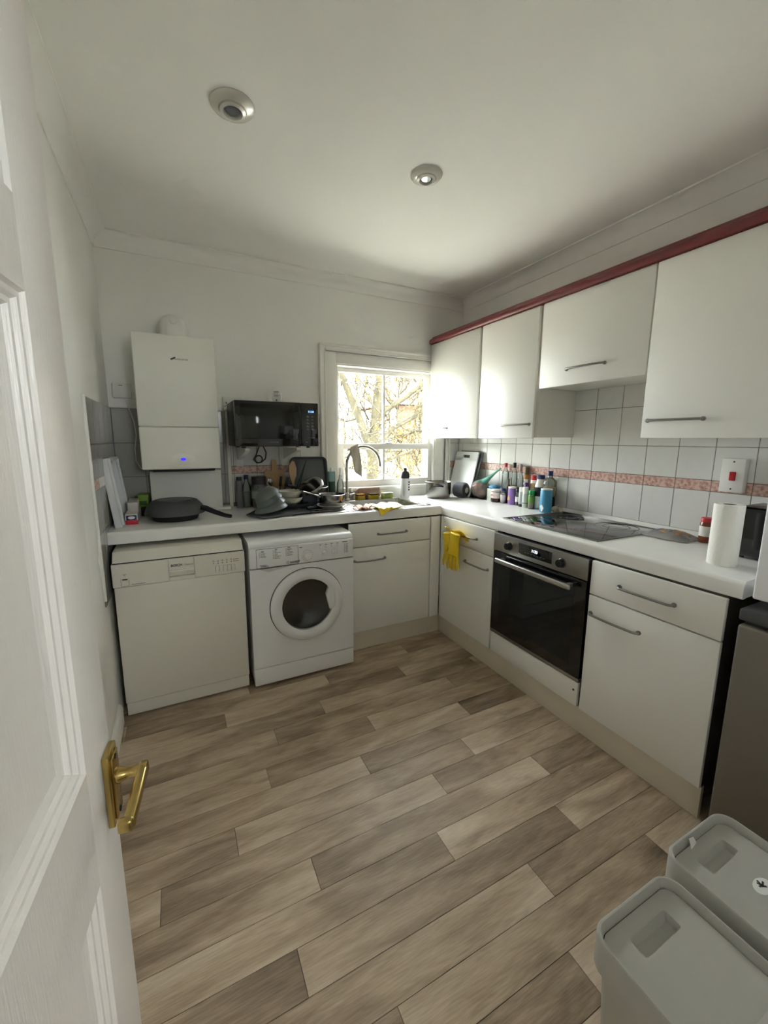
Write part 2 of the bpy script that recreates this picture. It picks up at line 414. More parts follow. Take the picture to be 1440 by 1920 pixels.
rows4 = [(ZR[0], ZR[1], 'tile'), (ZR[1], ZR[2], 'border'), (ZR[2], ZR[3], 'tile'), (ZR[3], ZR[4], 'tile')]
MB().box(-.0055, 0, -2.70, -.0055, ZT+.0, ZR[4]).box(-.0055, 0, -1.76, -1.12, ZR[4], ZR[5]).build('grout', M_grout, wall_right, smooth=0)
tiles(wall_right, 'y', -.0005, -2.70, -.0075, TY0, rows4, M_tile)
tiles(wall_right, 'y', -.0005, -1.76, -1.12, TY0, [(ZR[4], ZR[5], 'tile')], M_tile)
MB().box(-.114, 0, -.0055, 0, ZT, ZR[4]).box(-1.884, -1.252, -.0055, 0, ZT, ZR[4]).box(XL, -1.884, -.0055, 0, ZT, ZR[4]).build('grout', M_grout, wall_back, smooth=0)
tiles(wall_back, 'x', -.0005, -.112, -.0075, -.0075-2*TW, rows4, M_tile)
tiles(wall_back, 'x', -.0005, -1.872, -1.252, -1.252, rows4, M_tile)
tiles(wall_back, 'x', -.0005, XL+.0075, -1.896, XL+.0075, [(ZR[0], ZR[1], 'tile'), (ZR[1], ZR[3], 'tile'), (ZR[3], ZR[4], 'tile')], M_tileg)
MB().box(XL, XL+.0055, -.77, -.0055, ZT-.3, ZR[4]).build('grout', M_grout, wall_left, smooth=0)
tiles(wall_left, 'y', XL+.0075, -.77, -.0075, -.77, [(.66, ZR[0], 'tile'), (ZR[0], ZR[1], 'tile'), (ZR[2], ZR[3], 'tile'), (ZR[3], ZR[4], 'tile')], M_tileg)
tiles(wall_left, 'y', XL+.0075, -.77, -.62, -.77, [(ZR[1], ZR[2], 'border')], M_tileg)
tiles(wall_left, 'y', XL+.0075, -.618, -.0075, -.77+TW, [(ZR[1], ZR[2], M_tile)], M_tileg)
MB().box(-1.8955, -1.8725, -.010, 0, ZT, ZR[4], .002).build('tile_edge_strip', M_trim, wall_back)
MB().box(XL, XL+.011, -.785, -.7705, ZT-.27, ZR[4]+.006, .002).build('tile_edge_strip', M_trim, wall_left)
MB().box(XL, -1.252, -.011, -.0005, ZR[4], ZR[4]+.008, .002).build('tile_edge_strip', M_trim, wall_back)
MB().prism([(-.016, ZT), (0, ZT), (0, ZR[0]), (-.0078, ZR[0])], 'y', -2.23, -.02).build('seal_bead', M_seal, wall_right)

# ------------------------------------------------------------------ window
win = thing('window_1', 'white painted sliding sash window over the sink', 'window', (-.69, 0, wz0), kind='structure')
b = MB()
for (x0, x1, z0, z1) in ((-1.25, -1.207, .985, 2.043), (-.157, -.114, .985, 2.043), (-1.207, -.157, 2.0, 2.043)):
    b.box(x0, x1, -.024, 0, z0, z1, .004)
for (x0, x1, z0, z1) in ((-1.252, -1.236, .985, 2.047), (-.128, -.112, .985, 2.047), (-1.236, -.128, 2.031, 2.047)):
    b.box(x0, x1, -.034, 0, z0, z1, .005)
for (x0, x1, z0, z1) in ((-1.218, -1.207, .985, 2.011), (-.157, -.146, .985, 2.011), (-1.207, -.157, 2.0, 2.011)):
    b.box(x0, x1, -.031, 0, z0, z1, .004)
b.build('architrave', M_trim, win, world=True)
b = MB()
for (x0, x1, z0, z1) in ((-1.2068, wx0, .985, 1.9998), (wx1, -.1572, .985, 1.9998), (wx0, wx1, wz1-.012, 1.9998)):
    b.box(x0, x1, -.010, .03, z0, z1, .002)
b.build('lining', M_trim, win, world=True)
b = MB()
for (x0, x1, z0, z1) in ((wx0, wx0+.012, wz0, wz1), (wx1-.012, wx1, wz0, wz1), (wx0+.012, wx1-.012, wz1-.024, wz1-.012)):
    b.box(x0, x1, .0, .18, z0, z1)
b.box(wx0, wx1, .03, .2, wz0-.02, wz0+.03)
b.build('box_frame', M_trim, win, world=True, smooth=0)
def sash(y0, y1, x0, x1, z0, z1, gx0, gx1, gz0, gz1, mx_):
    b = MB()
    b.box(x0, gx0, y0, y1, z0, z1, .002); b.box(gx1, x1, y0, y1, z0, z1, .002)
    b.box(gx0, gx1, y0, y1, z0, gz0, .002); b.box(gx0, gx1, y0, y1, gz1, z1, .002)
    o = b.build('sash', M_trim, win, world=True)
    MB().box(mx_-.009, mx_+.009, y0+.004, y1-.004, gz0, gz1, .004).build('glazing_bar', M_trim, o, world=True)
    ym = (y0+y1)/2
    for a, c in ((gx0, mx_-.009), (mx_+.009, gx1)):
        MB().box(a, c, ym-.0015, ym+.0015, gz0, gz1).build('pane', M_glass, o, world=True, smooth=0)
sash(.075, .11, -1.112, -.263, 1.306, 1.911, -1.074, -.300, 1.349, 1.880, -.688)
sash(.034, .069, -1.112, -.263, 1.016, 1.349, -1.056, -.294, 1.066, 1.304, -.708)
b = MB().box(-.70, -.64, .03, .06, 1.349, 1.356, .002).tube([(-.672, .045, 1.356), (-.672, .042, 1.37), (-.65, .038, 1.374), (-.635, .036, 1.369)], .004, 8)
b.build('sash_catch', M_tap, win, world=True)
MB().box(-1.25, -.114, -.016, .034, .985, 1.016, .006).build('sill', M_trim, win, world=True)
MB().box(-1.25, -.114, -.012, 0, ZT, .985, .001).build('apron', M_trim, win, world=True)

# ------------------------------------------------------------------ open panelled door
door = thing('door_1', 'open white gloss panelled door with brass lever handle', 'door', (-2.4, -2.931, 0.004), -6.123, kind='structure')
DW_, DH = .76, 1.98
rows_d = ((.20, .772), (.945, 1.533), (1.628, 1.86)); cols_d = ((.1, .335), (.425, .66))
b = MB()
for y0, y1 in ((0, .1), (.335, .425), (.66, DW_)): b.box(-.04, 0, y0, y1, 0, DH, .001)
for y0, y1 in cols_d:
    zz = [0]+[v for r_ in rows_d for v in r_]+[DH]
    for z0, z1 in zip(zz[::2], zz[1::2]): b.box(-.04, 0, y0, y1, z0, z1)
b.build('door_leaf', M_gloss, door, smooth=30)
def ring(b, y0, y1, z0, z1, w, xa, xb):
    """mitred strip of width w just inside the rectangle, sloping from x=xa at the outside to xb at the inside"""
    o = [(y0, z0), (y1, z0), (y1, z1), (y0, z1)]; i = [(y0+w, z0+w), (y1-w, z0+w), (y1-w, z1-w), (y0+w, z1-w)]
    q = bmesh.new()
    O = [q.verts.new((xa, *p)) for p in o]; I = [q.verts.new((xb, *p)) for p in i]
    for k in range(4): q.faces.new((O[k], O[(k+1) % 4], I[(k+1) % 4], I[k]))
    b._merge(q)
for y0, y1 in cols_d:
    for z0, z1 in rows_d:
        b = MB(); a = 0
        for w_, xa, xb in ((.003, -.0002, -.005), (.006, -.005, -.005), (.003, -.005, -.010), (.006, -.010, -.010), (.003, -.010, -.015), (.012, -.015, -.019)):
            ring(b, y0+a, y1-a, z0+a, z1-a, w_, xa, xb); a += w_
        b.build('panel_moulding', M_gloss, door, smooth=0)
        b = MB().box(-.030, -.019, y0+.008, y1-.008, z0+.008, z1-.008)
        b.build('panel', M_gloss, door, smooth=0)
# lever handle
hy, hz = .7345, .862
hp = MB().box(.0, .0095, hy-.021, hy+.021, hz-.058, hz+.058, .002).box(.0095, .0125, hy-.015, hy+.015, hz-.05, hz+.05, .0015).build('handle_plate', M_brass, door)
for z_ in (hz-.045, hz+.045):
    MB().cyl((.0118, hy, z_), (.0134, hy, z_), .004, n=10).build('screw', M_blackm, hp)
b = MB().lathe([(0, 0), (.0115, 0), (.0115, .006), (.009, .012), (.0078, .020), (.009, .034), (.0105, .042), (0, .044)], n=18, mx=Matrix.Translation((.011, hy, hz+.012)) @ Matrix.Rotation(R(90), 4, 'Y'))
b.box(.040, .054, hy-.096, hy+.010, hz+.003, hz+.021, .004, 3)
b.box(.034, .052, hy-.102, hy-.090, hz+.003, hz+.021, .004, 3)
b.build('lever', M_brass, hp)
for z_ in (.22, 1.0, 1.75): MB().cyl((.003, -.006, z_-.05), (.003, -.006, z_+.05), .006, n=10).build('hinge', M_brass, door)
fr = MB()
for x0, x1 in ((dx0-.0, dx0+.028), (dx1-.028, dx1)): fr.box(x0, x1, YF-.1, YF-.045, 0, dzt)
fr.box(dx0, dx1, YF-.1, YF-.045, dzt-.016, dzt)
fr.box(dx1, dx1+.07, YF, YF+.016, 0, dzt+.07, .003); fr.box(dx0-.07, dx0, YF, YF+.016, 0, dzt+.07, .003); fr.box(dx0, dx1, YF, YF+.016, dzt, dzt+.07, .003)
tag(fr.build('trim_4', M_trim), 'white painted frame around the kitchen doorway', 'door frame', kind='structure')

# ------------------------------------------------------------------ worktops, plinths
def roll(front, back, sgn=-1):
    """section with a rolled front edge: (d, z) with d the distance axis"""
    r = .016; pts = [(back, ZB+.003), (back, ZT)]
    for k in range(7):
        a = R(90*k/6); pts.append((front+r*(1-math.sin(a)), ZT-r*(1-math.cos(a))) if True else None)
    r2 = .006
    for k in range(5):
        a = R(90*k/4); pts.append((front+r2*(1-math.cos(a)), ZB+r2*(1-math.sin(a))))
    pts.append((front+.03, ZB+.003))
    return pts
SX0, SX1, SY0, SY1 = -1.115, -.665, -.470, -.128     # sink bowl hole
sec = roll(YW, -.0)
b = MB()
b.prism(sec, 'x', XL+.002, SX0-.0); b.prism(sec, 'x', SX1, XW-.0006)
b.prism([(y if y < SY0-.001 else SY0, z) for y, z in sec], 'x', SX0, SX1)
b.box(SX0, SX1, SY1, 0-.0, ZB+.003, ZT)
tag(b.build('worktop', M_top), 'pale laminate worktop under the window holding the sink', 'worktop')
sec = roll(XW, -.0)
b = MB().prism(sec, 'y', -2.262, -.0)
tag(b.build('worktop', M_top), 'pale laminate worktop under the hob and spice bottles', 'worktop')
tag(MB().box(-1.28, -.5395, -.558, -.540, 0, .131, .001).build('plinth_board', M_plinth), 'cream kickboard below the cupboard beside the washing machine', 'plinth')
tag(MB().box(-.557, -.539, -2.226, -.559, 0, .131, .001).build('plinth_board', M_plinth), 'scuffed cream kickboard running below the oven', 'plinth')

# ------------------------------------------------------------------ base units
def front_panel(name, parent, axis, at, c0, c1, z0, z1, m=None, th=.018):
    b = MB()
    if axis == 'x': b.box(c0, c1, at, at+th, z0, z1, .003, 2)
    else: b.box(at, at+th, c0, c1, z0, z1, .003, 2)
    return b.build(name, m or M_unit, parent, world=True)
u = thing('base_cabinet', 'white base cupboard between washing machine and corner', 'cabinet', (-.95, -.3, .131))
MB().box(-1.275, -.6, -.563, -.02, .132, .755).build('body', M_carc, u, world=True)
d = front_panel('drawer', u, 'x', YD, -1.268, -.668, .708, .860); pull('x', YD, -1.067, -.857, .782, d)
d = front_panel('door', u, 'x', YD, -1.268, -.665, .137, .703); pull('x', YD, -1.232, -1.019, .621, d)
front_panel('corner_post', u, 'x', YD-.004, -.661, -.586, .137, .862)
u = thing('base_cabinet', 'white base cupboard between corner and oven, gloves hanging on it', 'cabinet', (-.3, -.86, .131))
MB().box(-.561, -.02, -1.12, -.565, .132, .866).build('body', M_carc, u, world=True)
front_panel('corner_post', u, 'y', XD, -.609, -.5895, .137, .862)
d = front_panel('drawer', u, 'y', XD, -1.118, -.612, .708, .862); pull('y', XD, -.97, -.76, .782, d)
d = front_panel('door', u, 'y', XD, -1.118, -.612, .137, .703); pull('y', XD, -1.079, -.87, .620, d)
u = thing('base_cabinet', 'white base cupboard between oven and fridge', 'cabinet', (-.3, -1.98, .131))
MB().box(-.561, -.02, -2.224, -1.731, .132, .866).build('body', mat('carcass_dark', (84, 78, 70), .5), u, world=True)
d = front_panel('drawer', u, 'y', XD, -2.228, -1.735, .708, .860); pull('y', XD, -2.076, -1.868, .782, d)
d = front_panel('door', u, 'y', XD, -2.228, -1.735, .137, .703); pull('y', XD, -1.963, -1.752, .621, d)

# oven
ov = thing('oven', 'built-in black glass oven with steel control panel', 'oven', (-.3, -1.427, .26))
YO0, YO1 = -1.1267, -1.7226
b = MB()
b.box(-.55, -.03, YO1+.003, YO1+.05, .27, .855); b.box(-.55, -.03, YO0-.05, YO0-.003, .27, .855); b.box(-.06, -.03, YO1+.05, YO0-.05, .27, .855)
b.box(-.55, -.06, YO1+.05, YO0-.05, .27, .33); b.box(-.55, -.06, YO1+.05, YO0-.05, .69, .855)
b.build('body', M_blackm, ov, world=True, smooth=0)
cp = MB().box(-.588, -.555, YO1, YO0, .7595, .860, .002).build('control_panel', M_steelb, ov, world=True)
MB().box(-.5895, -.587, -1.527, -1.312, .783, .842, .001).build('display', M_blackg, cp, world=True)
text('1133', .020, (-.590, -1.400, .812), 'x', mat('led_white', (230, 235, 255), .5, emit=(225, 232, 255), estr=1.6), 'clock_digits', cp)
b = MB()
for y_ in (-1.36, -1.38, -1.40, -1.42, -1.44, -1.46, -1.48): b.box(-.5902, -.5893, y_-.005, y_+.005, .797, .799)
b.build('display_marks', M_printl, cp, world=True, smooth=0)['kind'] = 'stuff'
for y_ in (-1.245, -1.585):
    k = MB().lathe([(0, 0), (.0235, 0), (.0235, .003), (.019, .006), (.019, .022), (.0175, .025), (0, .025)], n=24, mx=Matrix.Translation((-.588, y_, .806)) @ Matrix.Rotation(R(-90), 4, 'Y')).build('knob', M_black, ov, world=True)
    MB().lathe([(.0235, 0), (.0255, 0), (.0255, .004), (.0235, .004)], n=24, mx=Matrix.Translation((-.588, y_, .806)) @ Matrix.Rotation(R(-90), 4, 'Y')).build('knob_ring', M_steel, k, world=True)
gy0, gy1, gz0, gz1 = -1.662, -1.188, .335, .672
b = MB()
b.box(-.588, -.566, YO1, gy0, .281, .755, .001); b.box(-.588, -.566, gy1, YO0, .281, .755, .001)
b.box(-.588, -.566, gy0, gy1, .281, gz0); b.box(-.588, -.566, gy0, gy1, gz1, .755)
od = b.build('door', M_blackg, ov, world=True, smooth=0)
MB().box(-.5885, -.5845, gy0, gy1, gz0, gz1).build('window_glass', M_tint, od, world=True, smooth=0)
MB().box(-.588, -.564, YO1, YO0, .262, .280, .002).build('lower_trim', M_steelb, ov, world=True)
hb = MB().box(-.640, -.622, -1.672, -1.186, .706, .731, .006, 3)
for y_ in (-1.21, -1.645): hb.box(-.624, -.587, y_-.010, y_+.010, .709, .727, .002)
hb.build('handle', mat('handle_steel', (196, 194, 190), .3, metal=.9), od, world=True)
for z_ in (.42, .56):
    b = MB()
    for y_ in [YO1+.07+.027*i for i in range(18)]: b.cyl((-.53, y_, z_), (-.08, y_, z_), .0016, n=6)
    for x_ in (-.53, -.3, -.08): b.cyl((x_, YO1+.055, z_), (x_, YO0-.055, z_), .0028, n=6)
    b.build('rack', M_chrome, ov, world=True)
pn = thing('filler_panel', 'white filler panel with a screw cap below the oven', 'panel', (-.57, -1.42, .132))
front_panel('board', pn, 'y', XD, YO1+.002, YO0-.002, .137, .258)
MB().cyl((XD, -1.70, .215), (XD-.002, -1.70, .215), .005, n=10).build('screw_cap', M_dark, pn, world=True)

# hob
hob = thing('hob', 'black ceramic glass hob set in the worktop', 'hob', (-.265, -1.41, ZT))
MB().box(-.522, -.018, -1.706, -1.112, ZT, ZT+.005, .002).build('glass_top', M_blackg, hob, world=True)
b = MB()
for (x0, x1, y0, y1) in ((-.526, -.521, -1.71, -1.108), (-.019, -.014, -1.71, -1.108), (-.521, -.019, -1.71, -1.705), (-.521, -.019, -1.113, -1.108)):
    b.box(x0, x1, y0, y1, ZT, ZT+.0062, .001)
b.build('steel_edge', M_steelb, hob, world=True)
M_ring = mat('hob_ring', (30, 31, 33), .2)
for x_, y_, r_ in ((-.38, -1.27, .09), (-.15, -1.27, .075), (-.38, -1.56, .075), (-.15, -1.55, .105)):
    b = MB()
    for q in (r_, r_*.62): b.lathe([(q, .0), (q, .0006), (q-.004, .0006), (q-.004, 0)], (x_, y_, ZT+.005), 40)
    b.build('cooking_zone', M_ring, hob, world=True, smooth=0)

# ------------------------------------------------------------------ wall units
XU = -.332
def wall_unit(label, y0, y1, z0, dy0, dy1, h0, h1, hz_):
    t = thing('wall_cabinet', label, 'cabinet', (-.15, (y0+y1)/2, z0))
    MB().box(-.312, -.009, y1, y0, z0+.006, 2.121).build('body', M_carc, t, world=True)
    dd = front_panel('door', t, 'y', XU, dy1, dy0, z0, 2.119)
    pull('y', XU, h1, h0, hz_, dd)
wall_unit('white wall cupboard next to the window', -.036, -.622, 1.3925, -.036, -.616, -.053, -.273, 1.470)
wall_unit('white wall cupboard between window cupboard and extractor cupboard', -.6225, -1.133, 1.3925, -.640, -1.113, -.866, -1.088, 1.473)
wall_unit('short white cupboard over the hob, set higher than its neighbours', -1.1345, -1.730, 1.668, -1.140, -1.728, -1.319, -1.532, 1.748)
wall_unit('large white wall cupboard above the cooker switch', -1.7315, -2.330, 1.3925, -1.7335, -2.328, -1.76, -1.971, 1.468)
pr = [(-.02, 2.1215), (-.346, 2.1215), (-.352, 2.130), (-.354, 2.142), (-.350, 2.153), (-.340, 2.160), (-.326, 2.164), (-.322, 2.176), (-.316, 2.180), (-.02, 2.180)]
tag(MB().prism(pr, 'y', -2.34, -.036).build('cornice', M_red), 'dark red moulded cornice along the tops of the wall cupboards', 'cornice')

# cooker switch
t = thing('cooker_switch', 'white cooker isolator plate with a red rocker switch', 'switch', (-.0075, -1.97, 1.16))
MB().box(-.045, -.0078, -2.012, -1.926, 1.161, 1.307, .004).build('plate', M_plast, t, world=True)
MB().box(-.054, -.045, -1.984, -1.962, 1.212, 1.250, .003).build('rocker', mat('red_rocker', (176, 20, 32), .35), t, world=True)
for z_ in (1.176, 1.293): MB().cyl((-.044, -1.971, z_), (-.0462, -1.971, z_), .0035, n=10).build('screw', M_dark, t, world=True)

# ------------------------------------------------------------------ dishwasher
dw = thing('dishwasher', 'cream white freestanding dishwasher beside the left wall', 'dishwasher', (-2.206, -.36, 0))
X0, X1, Y = -2.506, -1.908, -.6835
MB().box(X0+.004, X1-.004, Y+.03, -.08, .02, .80).build('body', M_dw, dw, world=True)
MB().prism([(Y+.002, .803), (Y+.045, .848), (-.08, .848), (-.08, .803)], 'x', X0+.006, X1-.006).build('top', M_dw, dw, world=True)
MB().box(X0+.006, X1-.006, Y+.006, Y+.04, .797, .8035).build('top_gap', M_blackm, dw, world=True, smooth=0)
dd = MB().box(X0+.004, X1-.004, Y+.004, Y+.03, .083, .682, .003).build('door', M_dw, dw, world=True)
b = MB(); hx0, hx1 = -2.267, -2.153
b.box(X0, hx0, Y, Y+.03, .684, .797, .003); b.box(hx1, X1, Y, Y+.03, .684, .797, .003); b.box(hx0, hx1, Y, Y+.03, .738, .797); b.box(hx0, hx1, Y, Y+.03, .684, .702)
b.box(hx0, hx1, Y+.022, Y+.03, .702, .738)
cp = b.build('control_panel', M_dw, dw, world=True, smooth=0)
MB().box(hx0, hx1, Y-.003, Y+.006, .726, .738, .003).build('grip', M_dw, cp, world=True)
text('BOSCH', .0155, (-2.258, Y-.0006, .756), 'y', mat('print_black', (30, 30, 30), .6), 'maker_lettering', cp, bold=True)
text('Classixx', .0125, (-2.198, Y-.0006, .757), 'y', M_printl, 'model_lettering', cp)
for i in range(5): MB().box(-2.046+.0195*i-.008, -2.046+.0195*i+.008, Y-.0025, Y+.001, .700, .732, .001).build('programme_button', M_dw, cp, world=True)
b = MB()
for i in range(5):
    b.cyl((-2.062+.0215*i, Y+.001, .7465), (-2.062+.0215*i, Y-.001, .7465), .0027, n=8)
    b.box(-2.067+.0215*i, -2.057+.0215*i, Y-.0006, Y+.001, .756, .758); b.box(-2.0655+.0215*i, -2.0585+.0215*i, Y-.0006, Y+.001, .762, .7635)
for z_ in (.748, .758): b.cyl((-1.962, Y+.001, z_), (-1.962, Y-.001, z_), .0025, n=8); b.box(-1.957, -1.938, Y-.0006, Y+.001, z_-.001, z_+.001)
b.box(-2.43, -2.37, Y-.0006, Y+.001, .692, .694); b.box(-2.462, -2.448, Y-.0006, Y+.001, .745, .7465); b.box(-2.458, -2.452, Y-.0006, Y+.001, .739, .741)
for (x0, x1, z0, z1) in ((-2.472, -2.471, .688, .727), (-2.439, -2.438, .688, .727), (-2.472, -2.438, .688, .689), (-2.466, -2.444, .718, .724)): b.box(x0, x1, Y-.0006, Y+.001, z0, z1)
for i in range(6): b.box(-2.0555+.0195*i-.0005, -2.0555+.0195*i+.0005, Y-.0006, Y+.001, .700, .732)
b.build('panel_print', M_print, cp, world=True, smooth=0)['kind'] = 'stuff'
MB().box(-2.469, -2.441, Y-.003, Y+.002, .691, .716, .002).build('power_button', M_dw, cp, world=True)
MB().box(X0+.006, X1-.006, Y+.012, Y+.03, .012, .078, .004).build('kickplate', M_dw, dw, world=True)
MB().box(X0+.008, X1-.008, Y+.016, Y+.0295, .0785, .0825).build('kick_gap', M_blackm, dw, world=True, smooth=0)
for x_ in (X0+.05, X1-.05):
    for y_ in (Y+.08, -.13): MB().cyl((x_, y_, 0), (x_, y_, .025), .018, n=12).build('foot', M_black, dw, world=True)

# ------------------------------------------------------------------ washing machine
wm = thing('washing_machine', 'white front loading washing machine with round porthole door', 'washing machine', (-1.59, -.4, 0))
X0, X1, Y = -1.888, -1.292, -.708
b = MB().box(X0+.003, X1-.003, -.68, -.12, .012, .815, .008)
b.build('body', M_appl, wm, world=True)
MB().prism([(Y+.012, .808), (Y+.014, .818), (Y+.024, .828), (Y+.05, .836), (-.12, .836), (-.12, .808)], 'x', X0, X1).build('top', M_appl, wm, world=True)
# front sheet with a round hole
CX, CZ, RO = -1.577, .449, .212
def plate_hole(x0, x1, z0, z1, cx, cz, r, y0, y1, n=64):
    q = bmesh.new()
    def outer(a):
        c, s = math.cos(a), math.sin(a)
        ts = []
        if c > 1e-9: ts.append((x1-cx)/c)
        if c < -1e-9: ts.append((x0-cx)/c)
        if s > 1e-9: ts.append((z1-cz)/s)
        if s < -1e-9: ts.append((z0-cz)/s)
        t_ = min(ts); return cx+c*t_, cz+s*t_
    angs = sorted(set([2*math.pi*k/n for k in range(n)]+[math.atan2(z-cz, x-cx) % (2*math.pi) for x in (x0, x1) for z in (z0, z1)]))
    rings = []
    for (yy, inn) in ((y0, False), (y0, True), (y1, True), (y1, False)):
        rings.append([q.verts.new((cx+r*math.cos(a), yy, cz+r*math.sin(a)) if inn else (outer(a)[0], yy, outer(a)[1])) for a in angs])
    N = len(angs)
    for i in range(4):
        A, B = rings[i], rings[(i+1) % 4]
        for k in range(N): q.faces.new((A[k], A[(k+1) % N], B[(k+1) % N], B[k]))
    bmesh.ops.recalc_face_normals(q, faces=q.faces[:])
    return q
b = MB(); b._merge(plate_hole(X0, X1, .115, .689, CX, CZ, RO+.004, Y+.004, Y+.03)); b.build('front_panel', M_appl, wm, world=True)
MB().box(X0, X1, Y, Y+.03, .012, .111, .008).build('kick_panel', M_appl, wm, world=True)
cp = MB().box(X0, X1, Y, Y+.032, .692, .806, .008, 3).build('control_panel', M_appl, wm, world=True)
MB().box(X0+.002, X1-.002, Y+.010, Y+.026, .1112, .1148).build('kick_gap', M_blackm, wm, world=True, smooth=0)
MB().box(X0+.002, X1-.002, Y+.010, Y+.026, .6893, .6917).build('panel_gap', M_dark, wm, world=True, smooth=0)
MB().box(-1.8525, -1.6245, Y-.0008, Y+.01, .6955, .8005).build('drawer_seam', M_print, cp, world=True, smooth=0)
dwp = MB().box(-1.851, -1.626, Y-.003, Y+.01, .697, .799, .002)
dwp.build('detergent_drawer', M_appl, cp, world=True)
MB().prism([(-1.84, .689), (-1.66, .689), (-1.70, .680), (-1.79, .668)], 'y', Y+.0025, Y+.01).build('drawer_grip', mat('appliance_grey', (206, 206, 207), .4), cp, world=True)
MB().box(-1.622, -1.318, Y-.0015, Y+.01, .697, .801, .001).build('fascia', M_appl, cp, world=True)
def dial(x_, z_, r_, l_):
    MB().lathe([(0, 0), (r_*1.15, 0), (r_*1.12, l_*.3), (r_, l_*.4), (r_*.92, l_), (0, l_)], n=24, mx=Matrix.Translation((x_, Y-.0015, z_)) @ Matrix.Rotation(R(90), 4, 'X')).build('dial', M_appl, cp, world=True)
dial(-1.574, .737, .021, .02); dial(-1.473, .738, .012, .014); dial(-1.411, .738, .012, .014)
for x_ in (-1.494, -1.460, -1.426, -1.391): MB().lathe([(0, 0), (.0085, 0), (.0085, .003), (.007, .005), (0, .005)], n=16, mx=Matrix.Translation((x_, Y-.0015, .775)) @ Matrix.Rotation(R(90), 4, 'X')).build('button', M_appl, cp, world=True)
b = MB(); random.seed(3)
def dash(x0, x1, z, h=.0016, off=.0021): b.box(x0, x1, Y-off, Y+.0, z-h/2, z+h/2)
for c0, n_, zt_ in ((-1.838, 5, .782), (-1.765, 8, .786), (-1.695, 7, .789)):
    dash(c0+.012, c0+.026, zt_+.006, .003, .0036)
    for i in range(n_): dash(c0, c0+.005, zt_-.0065*i, .0018, .0036); dash(c0+.008, c0+.02+random.random()*.026, zt_-.0065*i, .0018, .0036)
dash(-1.836, -1.80, .711, .003, .0036); dash(-1.83, -1.79, .704, .003, .0036)
for k in range(16):
    a = 2*math.pi*k/16; b.cyl((-1.574+.031*math.cos(a), Y, .737+.031*math.sin(a)), (-1.574+.031*math.cos(a), Y-.0024, .737+.031*math.sin(a)), .0016, n=6)
for c in (-1.473, -1.411):
    for k in range(9):
        a = R(-40+260*k/8); b.cyl((c+.019*math.cos(a), Y, .738+.019*math.sin(a)), (c+.019*math.cos(a), Y-.0024, .738+.019*math.sin(a)), .0012, n=6)
for c in (-1.494, -1.460, -1.426, -1.391): dash(c-.008, c+.004, .788, .0025, .0024)
dash(-1.362, -1.332, .791, .004, .0024)
for i in range(7): dash(-1.352, -1.346, .776-.008*i, .002, .0024); dash(-1.342, -1.328, .776-.008*i, .002, .0024)
dash(-1.617, -1.602, .786, .003, .0024)
b.lathe([(.0075, 0), (.009, 0), (.009, .0024), (.0075, .0024)], n=20, mx=Matrix.Translation((-1.684, Y-.0015, .7085)) @ Matrix.Rotation(R(90), 4, 'X'))
b.box(-1.6855, -1.6825, Y-.0037, Y, .705, .712)
b.build('panel_print', M_print, cp, world=True, smooth=0)['kind'] = 'stuff'
text('INDESIT', .0155, (-1.672, Y-.0033, .7032), 'y', M_print, 'maker_lettering', cp, bold=True)
# porthole
pt = MB()
pt.lathe([(RO, 0), (RO, .014), (RO-.012, .026), (RO-.03, .032), (RO-.045, .030), (RO-.062, .020), (RO-.062, 0)], n=56, mx=Matrix.Translation((CX, Y+.006, CZ)) @ Matrix.Rotation(R(90), 4, 'X'))
pt.prism([(CX+.118, CZ+.085), (CX+.150, CZ+.085), (CX+.156, CZ-.035), (CX+.128, CZ-.05), (CX+.116, CZ+.0), (CX+.106, CZ+.045)], 'y', Y-.024, Y+.0)
pd = pt.build('porthole_door', M_appl, wm, world=True)
M_bowlg = mat('porthole_dark', (48, 47, 46), .12, var=.2, vscale=9, coat=.5)
MB().lathe([(.151, -.004), (.145, .010), (.12, .006), (.08, -.010), (.04, -.018), (0, -.019)], n=48, mx=Matrix.Translation((CX, Y+.006, CZ)) @ Matrix.Rotation(R(90), 4, 'X')).build('glass_bowl', M_bowlg, pd, world=True)
MB().lathe([(RO+.0005, 0), (RO+.0038, 0), (RO+.0038, .004), (RO+.0005, .004)], n=56, mx=Matrix.Translation((CX, Y+.008, CZ)) @ Matrix.Rotation(R(90), 4, 'X')).build('door_seam', M_blackm, wm, world=True)
for x_ in (X0+.05, X1-.05):
    for y_ in (Y+.08, -.17): MB().cyl((x_, y_, 0), (x_, y_, .014), .02, n=12).build('foot', M_black, wm, world=True)

# ------------------------------------------------------------------ boiler
bo = thing('boiler', 'white wall hung gas boiler above the frying pan', 'boiler', (-2.167, -.16, 1.211))
bx0, bx1, by = -2.368, -1.966, -.3235
MB().box(bx0+.004, bx1-.004, by+.02, -.008, 1.225, 1.925, .01).build('case', M_boiler, bo, world=True)
fp = MB().box(bx0, bx1, by, by+.045, 1.4465, 1.929, .007, 3).build('front_cover', M_boiler, bo, world=True)
lf = MB().box(bx0, bx1, by, by+.045, 1.2115, 1.4435, .007, 3).build('lower_flap', M_boiler, bo, world=True)
MB().lathe([(0, .003), (.05, .0025), (.062, 0), (0, 0)], n=28, mx=Matrix.Translation((-2.162, by, 1.268)) @ Matrix.Rotation(R(90), 4, 'X') @ Matrix.Diagonal((1, .55, 1, 1))).build('indicator_bezel', M_boiler, lf, world=True)
MB().lathe([(0, .0055), (.011, .005), (.013, .002), (.013, 0)], n=20, mx=Matrix.Translation((-2.162, by-.0015, 1.268)) @ Matrix.Rotation(R(90), 4, 'X') @ Matrix.Diagonal((1, .62, 1, 1))).build('indicator_light', mat('led_blue', (30, 30, 250), .4, emit=(34, 20, 255), estr=1.1), lf, world=True)
